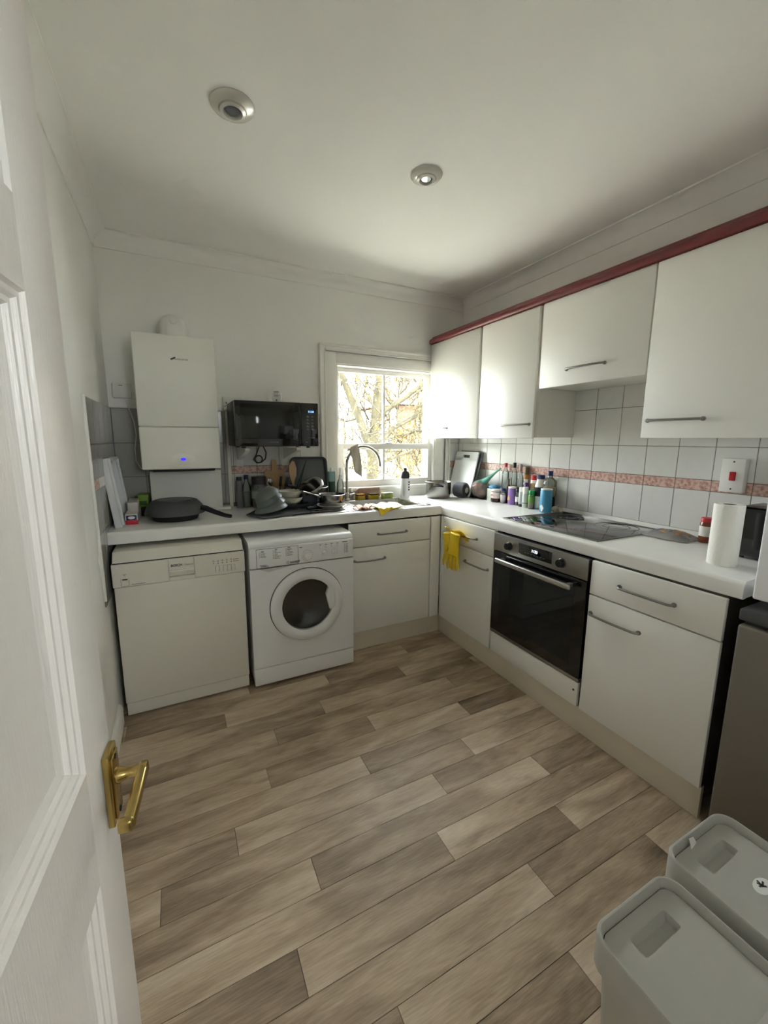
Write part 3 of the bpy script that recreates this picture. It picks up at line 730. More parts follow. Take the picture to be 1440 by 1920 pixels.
MB().prism([(-2.186, 1.800), (-2.192, 1.806), (-2.180, 1.812), (-2.168, 1.818), (-2.164, 1.813), (-2.172, 1.806), (-2.180, 1.803)], 'y', by-.0008, by+.001).build('emblem', M_print, fp, world=True)
text('WORCESTER', .0115, (-2.170, by-.0006, 1.802), 'y', M_print, 'maker_lettering', fp)
b = MB().box(bx0+.05, bx1-.03, -.28, -.04, 1.196, 1.224, .003)
b.build('underside', M_blackm, bo, world=True)
fu = thing('boiler_flue', 'white flue elbow with round cap on top of the boiler', 'flue', (-2.165, -.1, 1.926))
b = MB().lathe([(0, 0), (.066, 0), (.066, .085), (.062, .112), (.05, .134), (.026, .147), (0, .15)], (-2.165, -.145, 1.926), 28)
b.cyl((-2.165, -.145, 2.01), (-2.165, -.02, 2.01), .060, n=28)
b.build('elbow', M_plast, fu, world=True)
MB().lathe([(.054, 0), (.092, 0), (.092, .014), (.054, .02)], n=32, mx=Matrix.Translation((-2.165, -.0, 2.01)) @ Matrix.Rotation(R(90), 4, 'X')).build('wall_flange', M_plast, fu, world=True)
MB().lathe([(0, .01), (.016, .01), (.019, .007), (.019, 0), (0, 0)], n=20, mx=Matrix.Translation((-2.163, -.209, 2.03)) @ Matrix.Rotation(R(90), 4, 'X')).build('test_cap', M_plast, fu, world=True)
pc = thing('pipe_cover', 'plain white boxing panel covering pipes below the boiler', 'cover', (-2.148, -.05, ZT))
MB().box(-2.347, -1.948, -.100, -.010, ZT+.0185, 1.186, .002).build('panel', M_unit, pc, world=True)
MB().box(-2.36, -1.90, -.108, -.010, ZT, ZT+.018, .002).build('base_board', M_unit, pc, world=True)
t = thing('wireless_receiver', 'small white receiver box on the wall beside the boiler', 'receiver', (-2.455, 0, 1.613))
MB().box(-2.502, -2.409, -.030, -.001, 1.613, 1.699, .006, 3).build('case', M_plast, t, world=True)
MB().box(-2.470, -2.450, -.0306, -.029, 1.683, 1.686).build('maker_mark', M_print, t, world=True, smooth=0)
MB().tube([(-2.44, -.012, 1.614), (-2.43, -.02, 1.56), (-2.408, -.028, 1.48), (-2.402, -.032, 1.40), (-2.415, -.03, 1.32), (-2.415, -.03, 1.25), (-2.395, -.04, 1.208), (-2.372, -.05, 1.192)], .0032, 6).build('cable', M_plast, t, world=True)

# ------------------------------------------------------------------ downlights
for lab, x_, y_, r_ in (('recessed ceiling downlight nearer the boiler and left wall', -1.945, -1.228, .073), ('recessed ceiling downlight in front of the window', -1.157, -1.215, .068)):
    t = thing('downlight', lab, 'ceiling light', (x_, y_, ZC-.03), group='recessed ceiling downlights')
    MB().lathe([(r_, .03), (r_, .027), (r_*.93, .021), (r_*.62, .014), (r_*.6, .03)], n=40).build('bezel', mat('satin_white_metal', (214, 212, 204), .25, metal=.2), t)
    MB().lathe([(r_*.60, .016), (r_*.58, .010), (r_*.44, .006), (r_*.40, .010), (r_*.38, .022)], n=36).build('eyeball_ring', mat('satin_white_metal', (214, 212, 204), .25), t)
    MB().lathe([(r_*.38, .022), (r_*.3, .012), (0, .011)], n=30).build('lamp_glass', mat('lamp_glass', (96, 98, 104), .08, coat=.8), t)

# ------------------------------------------------------------------ microwave on brackets
mi = thing('microwave', 'black microwave on wall brackets between boiler and window', 'microwave', (-1.645, -.24, 1.335))
mx0, mx1, my, mz0, mz1 = -1.889, -1.401, -.425, 1.338, 1.598
MB().box(mx0, mx1, my+.03, -.07, mz0, mz1, .004).build('body', M_black, mi, world=True)
dr = MB().box(mx0, -1.508, my, my+.03, mz0+.001, mz1-.001, .004).build('door', M_blackg, mi, world=True)
MB().box(mx0+.03, -1.56, my-.001, my+.005, mz0+.045, mz1-.018, .0008).build('viewing_window', mat('micro_window', (5, 5, 6), .08), dr, world=True)
MB().prism([(-1.528, mz0+.012), (-1.515, mz0+.03), (-1.511, mz0+.13), (-1.515, mz0+.23), (-1.528, mz0+.248), (-1.520, mz0+.13)], 'y', my-.0014, my).build('door_grip', M_blackm, dr, world=True)
cpm = MB().box(-1.507, mx1, my, my+.03, mz0+.001, mz1-.001, .004).build('control_panel', M_blackg, mi, world=True)
text('11:34', .017, (-1.466, my-.0008, 1.540), 'y', mat('led_cyan', (150, 190, 255), .5, emit=(110, 160, 255), estr=1.8), 'clock_digits', cpm)
text('SAMSUNG', .0115, (-1.70, my-.0008, 1.360), 'y', M_printl, 'maker_lettering', dr)
MB().box(-1.845, -1.800, my-.0012, my+.001, 1.360, 1.366).build('model_mark', M_print, dr, world=True, smooth=0)
b = MB()
for i in range(5):
    for x_ in (-1.476, -1.446): b.box(x_, x_+.016, my-.0008, my+.001, 1.513-.019*i, 1.5155-.019*i); b.box(x_+.004, x_+.012, my-.0008, my+.001, 1.519-.019*i, 1.521-.019*i)
for x_ in (-1.47, -1.45, -1.437): b.box(x_, x_+.009, my-.0008, my+.001, 1.388, 1.390)
b.box(-1.484, -1.470, my-.0008, my+.001, 1.362, 1.366)
b.build('button_print', M_printl, cpm, world=True, smooth=0)['kind'] = 'stuff'
for x_ in (mx0+.05, mx1-.05):
    for y_ in (my+.06, -.11): MB().cyl((x_, y_, mz0-.010), (x_, y_, mz0+.003), .012, n=10).build('foot', M_black, mi, world=True)
MB().tube([(-1.70, -.08, 1.40), (-1.695, -.055, 1.335), (-1.715, -.05, 1.28), (-1.735, -.05, 1.245), (-1.715, -.05, 1.223), (-1.685, -.05, 1.226), (-1.657, -.05, 1.25), (-1.650, -.05, 1.29), (-1.665, -.052, 1.325), (-1.68, -.06, 1.345)], .0042, 8).build('cable', M_black, mi, world=True)
MB().tube([(-1.7+.024*math.cos(R(a)), -.044, 1.247+.024*math.sin(R(a))) for a in range(0, 360, 24)], .0042, 8, closed=True).build('cable_loop', M_black, mi, world=True)
for lab, x_ in (('white wall bracket under the boiler end of the microwave', -1.82), ('white wall bracket under the window end of the microwave', -1.515)):
    t = thing('microwave_bracket', lab, 'bracket', (x_, 0, 1.24), group='microwave brackets')
    MB().prism([(-.0085, 1.245), (-.020, 1.245), (-.36, 1.306), (-.38, 1.315), (-.38, 1.327), (-.0085, 1.327)], 'x', x_-.013, x_+.013).build('arm', M_plast, t, world=True)
    MB().box(x_-.024, x_+.024, -.0135, -.0080, 1.20, 1.327, .002).build('wall_plate', M_plast, t, world=True)
t = thing('wall_socket', 'white double socket partly hidden behind the microwave', 'socket', (-1.83, 0, 1.57))
MB().box(-1.905, -1.765, -.03, -.0005, 1.562, 1.648, .004).build('plate', M_plast, t, world=True)
b = MB()
for c in (-1.885, -1.80):
    for (dx_, dz_, w_, h_) in ((0, .03, .003, .0045), (-.010, .008, .004, .0025), (.011, .008, .004, .0025)): b.box(c+dx_-w_, c+dx_+w_, -.0305, -.028, 1.58+dz_-h_, 1.58+dz_+h_)
b.build('pin_holes', M_blackm, t, world=True, smooth=0)['kind'] = 'stuff'
t = thing('smoke_alarm', 'white oval alarm standing on top of the microwave', 'alarm', (-1.612, -.25, mz1), -14)
MB().lathe([(0, -.016), (.024, -.016), (.03, -.012), (.031, 0), (.028, .009), (.018, .013), (0, .0145)], n=32, mx=Matrix.Translation((0, 0, .044)) @ Matrix.Rotation(R(90), 4, 'X') @ Matrix.Diagonal((1, 1.38, 1, 1))).box(-.016, .016, -.012, .016, 0, .012, .003).build('case', M_plast, t)
b = MB()
for i in range(5): b.box(-.017+.002*(i % 2), .016-.004*(i % 3), -.0155, -.0125, .072-.0075*i, .0738-.0075*i)
b.cyl((0, -.0125, .022), (0, -.0155, .022), .0045, n=10)
b.build('print', M_print, t, smooth=0)['kind'] = 'stuff'

# ------------------------------------------------------------------ sink and tap
sk = thing('sink', 'stainless steel inset sink with drainer below the window', 'sink', (-.95, -.3, ZT))
b = MB(); z0, z1 = ZT, ZT+.004
b.box(-1.60, SX0, -.520, -.05, z0, z1, .0015); b.box(SX1, -.620, -.520, -.05, z0, z1, .0015)
b.box(SX0, SX1, -.520, SY0, z0, z1, .0015); b.box(SX0, SX1, SY1, -.05, z0, z1, .0015)
b.build('rim', M_steel, sk, world=True)
def bowl_sheet(b, x0, x1, y0, y1, zt, zb, r=.05):
    q = bmesh.new(); rings = []
    for ins, z in ((0, zt), (.004, zt-.01), (.008, zb+.03), (.014, zb+.012), (.03, zb+.002), (.06, zb)):
        rings.append([q.verts.new((x, y, z)) for x, y in rr_pts(x0+ins, x1-ins, y0+ins, y1-ins, max(.02, r-ins*.3), 6)])
    for A, B in zip(rings, rings[1:]):
        for k in range(len(A)): q.faces.new((A[k], A[(k+1) % len(A)], B[(k+1) % len(A)], B[k]))
    q.faces.new(rings[-1]); b._merge(q)
b = MB(); bowl_sheet(b, SX0+.001, SX1-.001, SY0+.001, SY1-.001, ZT+.003, ZT-.16); b.build('bowl', M_steel, sk, world=True)
for i in range(6): MB().box(-1.56, -1.16, -.45+.06*i, -.438+.06*i, ZT+.004, ZT+.0065, .001).build('drainer_rib', M_steel, sk, world=True)
MB().lathe([(0, 0), (.03, 0), (.033, .003), (.03, .005), (0, .004)], (-.89, -.29, ZT-.16), 24).build('plug_hole', M_chrome, sk, world=True)
tp = thing('tap', 'swan neck mixer tap with a cloth hung over it', 'tap', (-1.075, -.075, ZT+.004))
b = MB().lathe([(0, 0), (.026, 0), (.026, .006), (.019, .012), (.019, .05), (.014, .056), (0, .056)], (0, 0, 0), 24)
b.build('base', M_tap, tp)
pts = [(0, 0, .05), (0, 0, .15), (0, 0, .26)]+[(.137-.137*math.cos(R(a)), 0, .26+.137*math.sin(R(a))) for a in range(15, 181, 15)]+[(.274, 0, .245)]
MB().tube(pts, .0105, 14).build('spout', M_tap, tp)
MB().tube([(.015, 0, .035), (.03, -.004, .037), (.06, -.01, .046)], [.011, .009, .006], 10).build('lever', M_tap, tp)
# cloth over the tap
def drape(u_, v_):
    a = u_*2-1                                     # along the fall
    s_ = abs(a)
    yy = (.016 if a > 0 else -.016)*min(1, s_*7)
    z_ = (1.341 if s_ < .02 else 1.341-.004-(.205 if a < 0 else .10)*s_)
    wv = (v_-.5)*(.062+.012*math.sin(3*s_)-.006*s_)
    x_ = -1.012+wv+.022*s_*(1 if a < 0 else .7)
    z_ -= .05*(v_-.35)*s_ if a < 0 else 0
    z_ += -.25*max(0, -1.0-x_) if s_ < .2 else 0
    return (x_, -.075+yy+.006*math.sin(v_*7+s_*5), z_+.01*(v_-.5))
tag(MB().sheet(drape, 28, 8, .003).build('dish_cloth', mat('cloth_beige', (206, 199, 187), .9, var=.1, vscale=40, bump=.3, bscale=300)), 'beige dishcloth draped over the tap spout', 'cloth')

# ------------------------------------------------------------------ generic containers
def prof_thing(name, label, cat, x, y, z=ZT, rz=0, group=None): return thing(name, label, cat, (x, y, z), rz, group)
def bottle(name, label, cat, x, y, r, h, m, cap, neck=.4, shoulder=.68, capr=None, caph=.02, band=None, z=ZT, fill=None, group=None):
    t = thing(name, label, cat, (x, y, z), 0, group)
    nr = r*neck; hb = h-caph; sh = h*shoulder
    MB().lathe([(0, 0), (r*.92, 0), (r, r*.12), (r, sh), (r*.94, sh+(hb-sh)*.25), (nr*1.1, sh+(hb-sh)*.62), (nr, hb-.004), (nr, hb)], n=24).build('body', m, t)
    cr_ = capr or nr*1.15
    MB().lathe([(0, hb-.008), (cr_, hb-.008), (cr_, h-.002), (cr_*.92, h), (0, h)], n=20).build('cap', cap, t)
    if band:
        z0_, z1_, bm_ = band
        MB().lathe([(r+.0006, z0_), (r+.0006, z1_), (r-.002, z1_), (r-.002, z0_)], n=24).build('label_band', bm_, t)
    if fill:
        zf, fm = fill
        MB().lathe([(0, .004), (r*.9, .004), (r*.93, r*.12), (r*.93, zf), (0, zf)], n=20).build('contents', fm, t)
    return t
def jar(name, label, cat, x, y, r, h, m, cap, caph=.018, capr=None, band=None, z=ZT, group=None, fill=None):
    t = thing(name, label, cat, (x, y, z), 0, group)
    hb = h-caph
    MB().lathe([(0, 0), (r*.9, 0), (r, .005), (r, hb-.008), (r*.9, hb), (0, hb)], n=24).build('body', m, t)
    c_ = capr or r*.96
    MB().lathe([(0, hb), (c_, hb), (c_, h-.003), (c_*.94, h), (0, h)], n=24).build('cap', cap, t)
    if band:
        z0_, z1_, bm_ = band
        MB().lathe([(r+.0006, z0_), (r+.0006, z1_), (r-.002, z1_), (r-.002, z0_)], n=24).build('label_band', bm_, t)
    if fill:
        zf, fm = fill
        MB().lathe([(0, .004), (r*.9, .004), (r*.93, .01), (r*.93, zf), (0, zf)], n=20).build('contents', fm, t)
    return t
def cm(name, rgb, rough=.45, **k): return mat(name, rgb, rough, **k)
G = 'bottles and jars by the hob'
c_navy = cm('cap_navy', (38, 44, 92)); c_black = M_black; c_white = M_plast; c_red = cm('cap_red', (190, 30, 36)); c_green = cm('cap_green', (26, 150, 70))
c_purple = cm('cap_purple', (98, 44, 128)); c_brown = cm('cap_brown', (96, 72, 54)); c_lid = cm('lid_blue', (84, 146, 190))
l_white = cm('label_white', (226, 222, 216)); oil = cm('oil', (190, 170, 90), .2); spice = cm('spice_brown', (112, 84, 58), .8, var=.3, vscale=120); seed = cm('seeds', (150, 138, 100), .8, var=.3, vscale=150)
bottle('bottle', 'clear plastic bottle with a red cap behind the jam jar', 'bottle', -.032, -.606, .024, .285, M_bottle, c_red, .42, .72, group=G)
bottle('bottle', 'tall clear glass bottle with a black cap', 'bottle', -.030, -.690, .021, .292, M_bottle, c_black, .5, .7, caph=.028, group=G, fill=(.13, oil))
bottle('bottle', 'slim bottle with a black collar and pinkish top', 'bottle', -.032, -.752, .02, .285, M_bottle, cm('cap_pink', (176, 150, 144)), .5, .62, caph=.04, band=(.0, .12, cm('label_dark', (46, 42, 44))), group=G)
bottle('pepper_mill', 'pepper mill with a brown top and amber middle', 'pepper mill', -.030, -.806, .019, .268, M_bottle, c_brown, .75, .8, caph=.045, band=(.185, .215, cm('amber', (168, 122, 48))), group=G, fill=(.15, spice))
bottle('sauce_bottle', 'small brown dropper topped bottle behind the purple tin', 'bottle', -.062, -.672, .013, .175, cm('brown_glass', (74, 52, 38), .15), c_brown, .6, .7, caph=.03, group=G)
jar('spice_jar', 'spice jar with a purple cap', 'spice jar', -.064, -.843, .0155, .165, M_bottle, c_purple, .034, group=G, fill=(.09, l_white))
jar('storage_jar', 'jar with a red lid and patterned label', 'jar', -.030, -.878, .024, .216, l_white, c_red, .03, band=(.13, .165, cm('label_gold', (190, 158, 110), var=.3, vscale=90)), group=G)
jar('jam_jar', 'small jam jar with white label and dark contents', 'jar', -.101, -.592, .036, .094, cm('jam', (62, 34, 28), .15), l_white, .014, band=(.03, .076, cm('jam_label', (226, 214, 214), var=.12, vscale=60)), group=G)
MB().box(-.0372, -.036, -.012, .014, .05, .056).build('label_mark', c_red, bpy.data.objects['jam_jar'], smooth=0)
jar('spice_jar', 'short spice jar with a dark blue cap beside the jam jar', 'spice jar', -.092, -.655, .0185, .108, M_bottle, c_navy, .018, band=(.02, .06, l_white), group=G, fill=(.07, l_white))
t = jar('tin', 'tall purple drum with a white lid', 'tin', -.074, -.726, .0285, .126, cm('tin_purple', (140, 108, 180), .4), c_white, .012, capr=.0285, group=G)
MB().lathe([(0, .0), (.011, 0), (.0095, .012), (.005, .022), (0, .024)], n=16, mx=Matrix.Translation((-.0290, .004, .03)) @ Matrix.Diagonal((.2, 1, 1.3, 1))).build('egg_print', cm('egg_orange', (222, 170, 96), .5), t)
jar('spice_jar', 'spice jar with a black cap beside the purple drum', 'spice jar', -.074, -.782, .0175, .115, M_bottle, c_black, .022, band=(.025, .06, l_white), group=G, fill=(.08, cm('pepper', (52, 48, 46), .8)))
jar('spice_jar', 'spice jar with a white cap and dark foot', 'spice jar', -.088, -.826, .0175, .132, cm('jar_silver', (190, 192, 194), .4), c_white, .03, band=(.0, .018, M_dark), group=G)
jar('spice_jar', 'pale green white spice jar beside the green capped one', 'spice jar', -.102, -.874, .018, .14, cm('jar_mint', (206, 216, 206), .4), c_white, .045, band=(.03, .034, M_dark), group=G)
jar('spice_jar', 'spice jar with a bright green cap', 'spice jar', -.102, -.928, .0205, .122, M_bottle, c_green, .028, band=(.045, .085, cm('label_green', (104, 150, 56))), group=G, fill=(.075, seed))
t = bottle('squeezy_bottle', 'white sauce bottle with a blue cap and black label', 'bottle', -.046, -.944, .035, .226, cm('squeezy_white', (232, 230, 224), .35), c_navy, .62, .62, caph=.02, capr=.026, band=(.085, .145, cm('label_black', (30, 32, 36))), group=G)
t = jar('salt_drum', 'light blue cardboard salt drum with a white top', 'salt drum', -.117, -1.060, .036, .150, cm('salt_blue', (70, 148, 186), .5), c_white, .006, capr=.036, group=G)
MB().prism([(-.016, .03), (.0, .052), (.012, .04), (.002, .006), (-.004, .006)], 'x', -.0374, -.0345).build('diamond_print', l_white, t)
jar('storage_tin', 'low black tin under the clear jug shaped bottle', 'tin', -.045, -1.020, .036, .092, M_blackm, M_black, .012, group=G)
bottle('jug_bottle', 'big clear oil bottle with a dark blue cap', 'bottle', -.050, -1.022, .041, .165, M_bottle, c_navy, .36, .55, caph=.022, capr=.017, z=ZT+.092, group=G, fill=(.06, oil))
t = thing('food_tub', 'white food tub with a blue cling film top behind the jam jar', 'tub', (-.062, -.530, ZT))
MB().rrect(-.04, .04, -.042, .042, .012, 0, .09).build('body', cm('tub_white', (214, 220, 206), .4), t)
MB().blob((0, 0, .098), .041, .044, .022, .25, 3, 3, 4).build('cling_film', c_lid, t)
t = thing('garlic_bulb', 'papery garlic bulb lying beside the hob', 'garlic', (-.060, -1.090, ZT))
b = MB()
for k in range(6):
    a = R(60*k); b.blob((.012*math.cos(a), .014*math.sin(a), .018), .013, .013, .018, .12, 3, 2, k)
b.tube([(0, 0, .03), (.004, -.006, .042), (.012, -.012, .048)], [.008, .004, .003], 8)
b.build('bulb', cm('garlic_skin', (204, 190, 172), .7, var=.12, vscale=60), t)
for k, (dx_, dy_, rz_) in enumerate(((-.02, .012, 10), (.006, -.028, 60))):
    MB().sheet(lambda u_, v_: ((u_-.5)*.04, (v_-.5)*.03, .012+.016*math.sin(u_*3.1)+.006*math.cos(v_*6)), 6, 5, .0006, Matrix.Translation((dx_, dy_, 0)) @ Matrix.Rotation(R(rz_), 4, 'Z')).build('loose_skin', cm('garlic_skin', (204, 190, 172), .7), t)

# bag of salad
t = thing('food_bag', 'teal and clear plastic food bag with red contents, twisted top', 'bag', (-.09, -.405, ZT), 0)
MB().blob((0, 0, .071), .062, .064, .060, .2, 2.6, 4, 2).build('contents', cm('bag_food', (168, 74, 60), .6, var=.6, vscale=30), t)['label'] = 'mottled red and green food in the bag'
b = MB().blob((0, 0, .078), .070, .074, .070, .2, 2.6, 4, 2)
b.build('film', clear_mat('bag_film', (226, 242, 236), .14, .12, .3), t)
b = MB().tube([(.02, .02, .10), (.012, -.03, .135), (.012, -.09, .175), (.014, -.14, .21), (.018, -.19, .245)], [.046, .028, .014, .008, .006], 12)
b.build('twisted_neck', clear_mat('bag_teal', (120, 196, 172), .62, .2, .3), t)

# round woven speaker
t = thing('speaker', 'small grey fabric speaker with a black oval end panel', 'speaker', (-.185, -.285, ZT), 0)
mxs = Matrix.Translation((0, 0, .0605)) @ Matrix.Rotation(R(108), 4, 'Z') @ Matrix.Rotation(R(-90), 4, 'Y')
MB().lathe([(0, -.05), (.045, -.05), (.056, -.042), (.06, -.02), (.06, .03), (.055, .045), (0, .046)], n=32, mx=mxs).build('grille', cm('fabric_grey', (92, 93, 98), .9, bump=.5, bscale=500, var=.25, vscale=300), t)
MB().lathe([(0, .055), (.03, .055), (.044, .05), (.05, .04), (0, .04)], n=8, mx=mxs).build('end_panel', M_black, t)
MB().lathe([(0, .057), (.024, .057), (.026, .054), (0, .054)], n=6, mx=mxs).build('badge', cm('badge_grey', (170, 172, 172), .4), t)

# chopping boards in the corner
def board(name, label, xb, xt, y0, y1, h, th, m, holed):
    t = thing(name, label, 'chopping board', (xb, (y0+y1)/2, ZT))
    ang = math.atan2(xt-xb, math.sqrt(max(1e-6, h*h-(xt-xb)**2)))
    mx_ = Matrix.Rotation(ang, 4, 'Y')
    w_ = (y1-y0)/2
    b = MB()
    pts = rr_pts(-w_, w_, 0, h, .02, 5)
    if holed:
        hw, z0h, z1h = .042, h-.05, h-.026
        b.prism([p for p in rr_pts(-w_, w_, 0, z0h, .02, 5)], 'x', 0, th, mx_)
        b.box(0, th, -w_, -hw, z0h-.022, z1h, mx=mx_); b.box(0, th, hw, w_, z0h-.022, z1h, mx=mx_)
        b.prism(rr_pts(-w_, w_, z1h-.001, h, .012, 5), 'x', 0, th, mx_)
    else: b.prism(pts, 'x', 0, th, mx_)
    o = b.build('board', m, t)
    return t
t = board('chopping_board', 'white plastic chopping board leaning in the worktop corner', -.128, -.045, -.315, -.035, .365, .010, cm('board_white', (226, 228, 226), .4), True)
t = board('chopping_board', 'dark grey rimmed chopping board behind the white one', -.108, -.022, -.335, -.055, .372, .008, cm('board_grey', (92, 96, 98), .5), False)

# steel pot by the window
t = thing('stock_pot', 'open stainless steel pot with two side handles on the worktop corner', 'pot', (-.36, -.225, ZT))
MB().lathe([(0, 0), (.079, 0), (.09, .008), (.097, .03), (.099, .125), (.102, .128), (.099, .129), (.0955, .123), (.093, .03), (.074, .006), (0, .005)], n=40).build('body', M_chrome, t)
for sg in (-1, 1):
    a = R(-125) if sg < 0 else R(55)
    mm = Matrix.Rotation(a, 4, 'Z')
    MB().tube([(.096, -.035, .098), (.117, -.032, .103), (.127, -.015, .105), (.127, .015, .105), (.117, .032, .103), (.096, .035, .098)], .0065, 8, mx=mm).build('side_handle', M_blackm, t)

# water bottle
t = thing('water_bottle', 'white metal water bottle with a black dome cap by the window', 'water bottle', (-.583, -.085, ZT+.0))
MB().lathe([(0, 0), (.034, 0), (.036, .004), (.036, .150), (0, .150)], n=28).build('body', cm('bottle_white', (236, 237, 238), .35), t)
MB().lathe([(0, .150), (.0355, .150), (.0355, .172), (.033, .19), (.026, .203), (.016, .209), (.014, .211), (.014, .226), (.012, .23), (0, .23)], n=28).build('cap', M_black, t)
for k, z_ in enumerate((.115, .095, .075, .055)):
    MB().box(.012, .020, -.0385, -.029, z_, z_+.012, mx=Matrix.Rotation(R(0), 4, 'Z')).build('printed_letter', M_blackm, t)

# sponges, bag, soaps round the tap
def sponge(label, x, y, z, rz, m1, m2, sx=.05, sy=.035):
    t = thing('sponge', label, 'sponge', (x, y, z), rz, 'washing up sponges')
    MB().box(-sx, sx, -sy, sy, 0, .032, .005).build('foam', m1, t); MB().box(-sx, sx, -sy, sy, .032, .044, .003).build('scourer', m2, t)
M_spy = cm('sponge_yellow', (232, 200, 74), .9, var=.15, vscale=90, bump=.5, bscale=150); M_spg = cm('sponge_green', (196, 216, 120), .9, bump=.5, bscale=150)
sponge('yellow sponge with brown scourer nearest the tap', -.980, -.104, ZT+.004, 8, M_spy, cm('scour_brown', (148, 102, 50), .95), .032, .022)
sponge('yellow sponge with dark scourer in the middle of the sink ledge', -.872, -.104, ZT+.004, -4, M_spy, cm('scour_dark', (92, 82, 50), .95), .036, .024)
sponge('pale green sponge at the far end of the sink ledge', -.752, -.104, ZT+.004, 4, M_spg, cm('scour_pale', (222, 226, 200), .95), .042, .024)
t = thing('rolled_bag', 'crumpled brown patterned roll lying behind the sponges under the window', 'bag', (-.885, -.048, ZT+.004))
MB().box(-.098, .098, -.026, .026, .003, .088, .022, 3).blob((0, 0, .046), .105, .027, .040, .12, 5, 4, 9).build('roll', cm('roll_brown', (170, 142, 128), .6, var=.35, vscale=40, bump=.4, bscale=60), t)
bottle('soap_bottle', 'clear plastic soap dispenser with white pump by the tap', 'soap bottle', -1.128, -.078, .024, .245, M_bottle, c_white, .4, .5, caph=.05, capr=.008, z=ZT)
bottle('soap_bottle', 'small clear rinse bottle standing behind the tap base', 'soap bottle', -1.025, -.030, .02, .085, M_bottle, c_white, .5, .62, caph=.02, z=ZT+.004)
t = thing('washing_up_liquid', 'dark green washing up liquid bottle with pale top', 'bottle', (-1.20, -.085, ZT))
MB().rrect(-.026, .026, -.018, .018, .014, 0, .15).build('liquid', cm('dark_green', (22, 62, 52), .2), t)
MB().rrect(-.027, .027, -.019, .019, .014, .15, .222).build('upper_bottle', clear_mat('teal_clear', (190, 220, 218), .4, .1, .3), t)
MB().lathe([(0, .222), (.012, .222), (.012, .24), (.006, .25), (0, .25)], n=14).build('cap', c_white, t)

# ------------------------------------------------------------------ rubber gloves
def glove(name, label, loc, rx, rz, splay=1.0, m=M_yel, flip=1):
    """flat rubber glove hanging by its cuff: fingers point to local -z"""
    t = thing(name, label, 'glove', loc, 0)
    b = MB()
    def limb(pts, rs): b.tube(pts, rs, 10)
    limb([(0, 0, .008), (0, 0, -.04), (0, 0, -.09), (0, .0, -.125)], [.034, .032, .038, .034])
    for k, (x_, l_) in enumerate(((-.032, .055), (-.011, .075), (.011, .078), (.031, .064))):
        sp = x_*.35*splay
        limb([(x_*.8, 0, -.10), (x_+sp*.3, -.003, -.14), (x_+sp, -.006, -.14-l_*.55), (x_+sp*1.3, -.001, -.14-l_)], [.012, .0115, .0105, .007])
    limb([(.028*flip, 0, -.065), (.05*flip, -.006, -.09), (.06*flip, -.012, -.122)], [.013, .012, .008])
    sq = Matrix.Rotation(R(rz), 4, 'Z') @ Matrix.Rotation(R(rx), 4, 'Y') @ Matrix.Diagonal((1.3, .5, 1.08, 1))
    b.bm.transform(sq)
    o = b.build('glove_body', m, t)
    r_ = o.modifiers.new('r', 'REMESH'); r_.mode = 'VOXEL'; r_.voxel_size = .0035; r_.use_smooth_shade = True
    s_ = o.modifiers.new('s', 'SMOOTH'); s_.iterations = 4
    MB().tube([(.036*math.cos(R(a)), .0, .010+.004*math.sin(R(2*a)))for a in (0, 60, 120, 180)], .003, 6, mx=sq).build('cuff_roll', m, t)
    return t
glove('rubber_glove', 'yellow rubber glove over the drawer handle, nearer the corner', (-.640, -.742, .772), -10, -90, 1.3, flip=1)
gl = glove('rubber_glove', 'yellow rubber glove over the drawer handle, nearer the oven', (-.654, -.845, .790), 5, -88, .9, flip=-1)
# upper drape of the two cuffs across the handle
MB().sheet(lambda u_, v_: (-.590-.052*math.sin(min(1, u_*1.1)*math.pi)-.004*math.sin(v_*9), -.715-.165*v_-.02*u_, .772+.040*math.sin(u_*math.pi)-.05*max(0, u_-.7)+.006*math.sin(v_*7+u_*4)), 12, 14, .004).build('folded_cuff', M_yel, gl, world=True)
# glove lying on the worktop edge
def lieg(u_, v_):
    x_ = -1.09+.20*u_+.012*math.sin(v_*5); y_ = -.44-.165*v_+.05*u_
    z_ = ZT+.012+.016*abs(math.sin(u_*7+v_*2))*(1-.6*v_)
    if y_ < YW-.002:
        z_ -= (YW-.002-y_)*1.6; y_ = YW-.006-.3*(YW-.002-y_)
    return (x_+(.05*v_), y_, z_)
t = thing('rubber_glove', 'crumpled yellow and orange rubber glove over the worktop edge by the sink', 'glove', (-1.0, -.5, ZT))
MB().sheet(lieg, 26, 18, .005).build('glove_body', M_yel, t, world=True)
MB().sheet(lambda u_, v_: (-1.175+.11*u_, -.425-.085*v_-.02*math.sin(u_*4), ZT+.010+.018*abs(math.sin(u_*5+v_*3))), 12, 10, .004).build('orange_lining', M_org, t, world=True)

# ------------------------------------------------------------------ washing up on the drainer
t = thing('drying_mat', 'dark grey drying mat under the grey bowls', 'mat', (-1.645, -.36, ZT+.0068), 0)
MB().prism([(-.205, -.05), (-.135, -.198), (.16, -.135), (.19, .10), (-.10, .15)], 'z', 0, .004).build('mat', cm('mat_grey', (86, 90, 90), .95, bump=.4, bscale=300), t)
def bowl_prof(r, h, foot=.45, th=.004):
    return [(0, .002), (r*foot, 0), (r*foot, .006), (r*.75, h*.4), (r*.93, h*.75), (r, h), (r-th, h), (r*.93-th, h*.76), (r*.75-th, h*.43), (r*foot, .012), (0, .011)]
def bowl(label, x, y, z, r, h, m, rx=0, ry=0, group=None, name='bowl', cat='bowl'):
    t = thing(name, label, cat, (x, y, z), 0, group)
    MB().lathe(bowl_prof(r, h), n=36, mx=Matrix.Rotation(R(ry), 4, 'Y') @ Matrix.Rotation(R(rx), 4, 'X')).build('shell', m, t)
    return t
